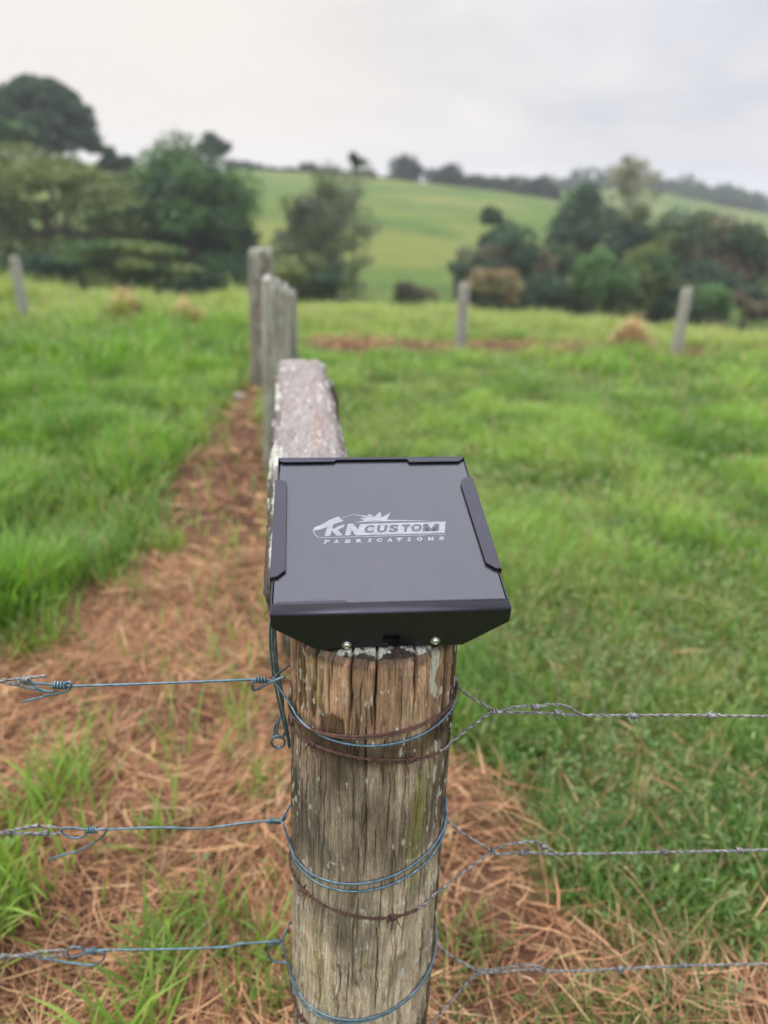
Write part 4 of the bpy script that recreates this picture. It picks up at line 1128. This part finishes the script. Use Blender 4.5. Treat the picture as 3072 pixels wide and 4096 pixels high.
# --- top blue wire
K1 = at(1092, 2724, .872)
loop = on_post(1.040, 1.043, 1.054, -74, 262, 110, gap=.0030, zback=1.075)
path = catmull([K1, (K1 + loop[0]) / 2 + np.array([.0, -.001, .001])] + [tuple(p) for p in loop[2::3]] + [tuple(at(1165, 2658, .92)), tuple(at(1120, 2690, .895)), K1 + np.array([0, .002, .0015])], 4)
main = PX([(1092, 2724, .872), (1060, 2719), (1010, 2718), (700, 2731), (400, 2741), (270, 2744), (200, 2737), (140, 2733), (120, 2722), (138, 2745), (180, 2764), (215, 2766)])
tail = PX([(255, 2738, .880), (275, 2728, .878), (285, 2738, .877), (265, 2765, .878), (180, 2785), (92, 2808)])
hook = PX([(1140, 2706, .868), (1085, 2728, .868), (1040, 2752), (1014, 2758), (1008, 2735, .880)])
wires([('wire', [tube(path, WR, 8), tube(catmull(main, 8), WR, 8), tube(catmull(tail, 8), WR, 8), tube(catmull(hook, 8), WR, 8)], M_BLUE),
       ('knot', [coil(PX([(1014, 2718)])[0], PX([(1066, 2720)])[0], 4.3, .0042, .0017)], M_BLUE),
       ('knot', [coil(PX([(212, 2738)])[0], PX([(268, 2743)])[0], 4.6, .0048, .0017)], M_BLUE)],
      'tie_wire', 'topmost blue grey smooth wire looped round the post just below the black box', 'wire', tuple(K1), BW)
# --- middle blue wire
K2 = at(1128, 3283, .872)
loopA = on_post(.742, .780, .806, -72, 258, 100, gap=.0030, zback=.795)
loopB = on_post(.735, .763, .789, -84, 250, 90, gap=.0026, zback=.78)
path = catmull([K2] + [tuple(p) for p in loopA[1::3]] + [tuple(at(1168, 3215, .92)), tuple(at(1145, 3250, .895)), K2 + np.array([0, .002, .001])], 4)
main = PX([(1128, 3283, .872), (1068, 3283), (980, 3292), (880, 3306), (800, 3314), (620, 3310), (430, 3318), (345, 3318), (300, 3312), (255, 3312), (245, 3322), (262, 3340), (300, 3353), (335, 3345), (350, 3330)])
tail = PX([(380, 3320, .88), (425, 3316, .879), (418, 3335, .878), (385, 3365), (320, 3402), (250, 3420), (195, 3438)])
wires([('wire', [tube(path, WR, 8), tube(loopB, WR * .95, 8), tube(catmull(main, 8), WR, 8), tube(catmull(tail, 8), WR, 8), tube(PX([(1130, 3290), (1148, 3262)]), WR, 8)], M_BLUE),
       ('knot', [coil(PX([(1068, 3283)])[0], PX([(1122, 3284)])[0], 4.4, .0042, .0017)], M_BLUE),
       ('knot', [coil(PX([(345, 3319)])[0], PX([(388, 3320)])[0], 4.2, .0044, .0017)], M_BLUE)],
      'tie_wire', 'middle blue grey smooth wire with two turns round the post', 'wire', tuple(K2), BW)
# --- bottom blue wire
K3 = at(1125, 3768, .872)
loopA = on_post(.425, .457, .489, -70, 258, 100, gap=.0030, zback=.47)
loopB = on_post(.400, .450, .478, -84, 250, 90, gap=.0026, zback=.45)
path = catmull([K3] + [tuple(p) for p in loopA[1::3]] + [tuple(at(1163, 3690, .92)), tuple(at(1143, 3730, .895)), K3 + np.array([0, .002, .001])], 4)
main = PX([(1125, 3768, .872), (1070, 3768), (960, 3776), (900, 3788), (700, 3796), (500, 3799), (400, 3800), (345, 3805), (320, 3790), (280, 3790), (270, 3815), (295, 3828), (345, 3808)])
tail = PX([(385, 3803, .88), (415, 3812, .879), (412, 3838, .879), (370, 3860), (280, 3852), (200, 3838), (160, 3835)])
ring = PX([(1120, 3766, .866), (1090, 3770), (1074, 3790), (1074, 3820), (1090, 3842), (1130, 3850), (1150, 3848)])
wires([('wire', [tube(path, WR, 8), tube(loopB, WR * .95, 8), tube(catmull(main, 8), WR, 8), tube(catmull(tail, 8), WR, 8), tube(catmull(ring, 8), WR, 8)], M_BLUE),
       ('knot', [coil(PX([(1080, 3768)])[0], PX([(1120, 3768)])[0], 3.6, .0042, .0017)], M_BLUE),
       ('knot', [coil(PX([(345, 3806)])[0], PX([(388, 3801)])[0], 4.0, .0044, .0017)], M_BLUE)],
      'tie_wire', 'lowest blue grey smooth wire with two close turns round the post', 'wire', tuple(K3), BW)
# --- hanging bundle left of the post
strands = [PX([(1082, 2480), (1080, 2560), (1090, 2680), (1112, 2800), (1136, 2900), (1158, 2990)], .905),
           PX([(1092, 2480), (1092, 2580), (1104, 2690), (1125, 2800), (1146, 2900), (1161, 2985)], .915),
           PX([(1100, 2480), (1103, 2580), (1112, 2680), (1130, 2780), (1128, 2850), (1100, 2905), (1099, 2945), (1110, 2950)], .925),
           PX([(1122, 2860), (1112, 2900), (1108, 2940), (1130, 2950), (1140, 2925)], .918)]
ringp = [at(1112 + 27 * math.cos(a), 2968 + 24 * math.sin(a), .905 + .004 * math.sin(a)) for a in np.linspace(-2.2, 4.3, 28)]
wires([('wire', [tube(catmull(s_, 8), WR * 1.05, 8) for s_ in strands], M_BLUE), ('loop', [tube(np.array(ringp), WR * 1.05, 8)], M_BLUE)],
      'hanging_wire', 'bundle of spare blue grey wire hanging down left of the post from under the box', 'wire', tuple(at(1095, 2600, .91)))
# --- rusty smooth double turn
r1 = on_post(1.010, 1.060, 1.048, -88, 268, 110, gap=.0024, zback=1.05); r2 = on_post(1.019, 1.057, 1.056, -92, 120, 80, gap=.0040)
wires([('wire', [tube(r1, .0019, 8), tube(r2, .0015, 8)], M_RUST)], 'rusty_wire', 'rusted brown smooth wire wrapped round the post just above the top blue wire', 'wire', tuple(r1[0]))

# --- barbed wires to the right, wrapped on the post
BB = 'barbed wires running right from the near post'
def barbed_right(zL, zF, zR, a_leave, J, top_back, right_pts, over_pts, barb_angles, barb_px, label, seed):
    wrap = on_post(zL, zF, zR, -100, a_leave - 22, 60, gap=.0034)
    leave = on_post(zL, zF, zR, a_leave - 22, a_leave, 14, gap=.0034)
    Jp = at(J[0], J[1], J[2])
    strand = catmull([tuple(leave[0]), tuple(leave[6]), tuple(leave[-1]), tuple((leave[-1] + Jp) / 2 + np.array([0, 0, .001])), tuple(Jp)], 10)
    rp = PX(right_pts, J[2]); end = rp[-1] + (rp[-1] - rp[-2]) / np.linalg.norm(rp[-1] - rp[-2]) * 1.2
    main_ = catmull([tuple(Jp)] + [tuple(p) for p in rp] + [tuple(end)], 14)
    back = catmull([(PCX + .05, PCY + .122, top_back[2] + .01), tuple(at(top_back[0], top_back[1], .93)), tuple(Jp + np.array([0, .002, .002]))], 14)
    over = catmull(PX(over_pts, J[2]), 10)
    root = empty('barbed_wire', tuple(Jp), label, 'barbed wire', BB)
    V, F = join(twisted(wrap)); mesh_obj('rusted_turn', V - Jp, F, M_RUST, root, smooth=True)['label'] = 'rusty brown twisted turn across the post'
    V, F = join(twisted(strand) + twisted(main_) + twisted(back) + twisted(over, pitch=.035) + [coil(Jp - np.array([.006, 0, .002]), Jp + np.array([.010, 0, .001]), 3.2, .004, .0012)]); mesh_obj('strand', V - Jp, F, M_GALV, root, smooth=True)
    for i, a in enumerate(barb_angles):
        q = on_post(zL, zF, zR, a, a + 2, 2, gap=.0036); V, F = join(barb(q[0], q[1] - q[0], .019, seed + i)); mesh_obj('barb', V - Jp, F, M_RUST, root, smooth=True)
    for i, (bx, by) in enumerate(barb_px):
        p = at(bx, by, J[2]); V, F = join(barb(p, (1, 0, 0), .011, seed + 20 + i)); mesh_obj('barb', V - Jp, F, M_GALV, root, smooth=True)
barbed_right(.985, 1.020, .962, 74, (1968, 2846, .90), (1842, 2756, 1.05), [(2030, 2850), (2150, 2852), (2330, 2862), (2530, 2862), (2800, 2862), (3072, 2866)],
             [(1990, 2850), (2050, 2830), (2140, 2824), (2230, 2818), (2280, 2832), (2325, 2862)], (-40, 26), ((2140, 2828), (2230, 2850), (2530, 2864), (2845, 2863)),
             'topmost barbed wire, rusty across the post and grey running right', 40)
barbed_right(.690, .705, .660, 62, (1962, 3410, .90), (1785, 3277, .79), [(2010, 3416), (2090, 3410), (2230, 3416), (2500, 3413), (2660, 3409), (2950, 3403), (3072, 3400)],
             [(1965, 3402), (2020, 3380), (2100, 3368), (2160, 3372), (2200, 3400), (2235, 3420)], (-47, 20), ((2090, 3413), (2175, 3385), (2660, 3409), (2955, 3402)),
             'middle barbed wire, rusty across the post with open loop at its join on the right', 50)
barbed_right(.365, .362, .300, 52, (1905, 3892, .90), (1740, 3768, .47), [(1990, 3888), (2120, 3878), (2230, 3885), (2450, 3877), (2750, 3862), (3072, 3856)],
             [(1910, 3884), (1990, 3876), (2080, 3860), (2150, 3864), (2200, 3888), (2250, 3884)], (-50, 60), ((2480, 3877), (2730, 3862)),
             'lowest barbed wire crossing the post at the bottom of the picture', 60)
# --- barbed wire ends on the left, hooked on the blue ties
LB = 'barbed wire ends joined to the left tie wires'
def barbed_left(px_lists, barbs, label, seed):
    P0 = PX(px_lists[0])
    root = empty('barbed_wire', tuple(P0[0]), label, 'barbed wire', LB); parts = []
    for pl in px_lists:
        Q = PX(pl); e_ = Q[-1] + (Q[-1] - Q[-2]) / np.linalg.norm(Q[-1] - Q[-2]) * (.9 if pl[-1][0] < 30 else .0001)
        parts += twisted(catmull([tuple(p) for p in Q] + [tuple(e_)], 12), ds=.003)
    V, F = join(parts); mesh_obj('strand', V - P0[0], F, M_GALV, root, smooth=True)
    for i, (bx, by) in enumerate(barbs):
        V, F = join(barb(at(bx, by, YW), (1, 0, -.1), .009, seed + i)); mesh_obj('barb', V - P0[0], F, M_GALV, root, smooth=True)
barbed_left([[(135, 2738), (105, 2722), (62, 2716), (0, 2722)], [(128, 2742), (90, 2732), (40, 2735), (0, 2726)]], ((95, 2718),), 'barbed wire end hooked on the topmost left tie wire', 70)
barbed_left([[(252, 3318), (200, 3306), (130, 3308), (60, 3318), (0, 3330)], [(252, 3332), (180, 3338), (100, 3336), (40, 3334), (0, 3334)]], ((28, 3330), (178, 3332)), 'doubled barbed wire end hooked on the middle left tie wire', 75)
barbed_left([[(270, 3800), (200, 3802), (120, 3812), (60, 3822), (0, 3826)], [(268, 3815), (200, 3826), (140, 3828), (70, 3826), (0, 3828)]], ((15, 3825),), 'barbed wire end hooked on the lowest left tie wire', 80)

# ------------------------------------------------------------------ air
hm = bpy.data.materials.new('pale_haze'); hm.use_nodes = True
t = hm.node_tree; t.nodes.clear(); ho = t.nodes.new('ShaderNodeOutputMaterial'); hv = t.nodes.new('ShaderNodeVolumePrincipled')
hv.inputs['Color'].default_value = (.94, .96, 1.0, 1); hv.inputs['Density'].default_value = .0007; hv.inputs['Anisotropy'].default_value = .2
t.links.new(hv.outputs[0], ho.inputs['Volume'])
HX, HB, HT = 1560.0, -45.0, 60.0
V = [(x, y, z) for z in (HB, HT) for (x, y) in ((-HX, -HX), (HX, -HX), (HX, HX), (-HX, HX))]
F = [(3, 2, 1, 0), (4, 5, 6, 7), (0, 1, 5, 4), (1, 2, 6, 5), (2, 3, 7, 6), (3, 0, 4, 7)]
tag(mesh_obj('haze', V, F, hm), 'thin damp haze over the whole valley', 'haze', kind='stuff')
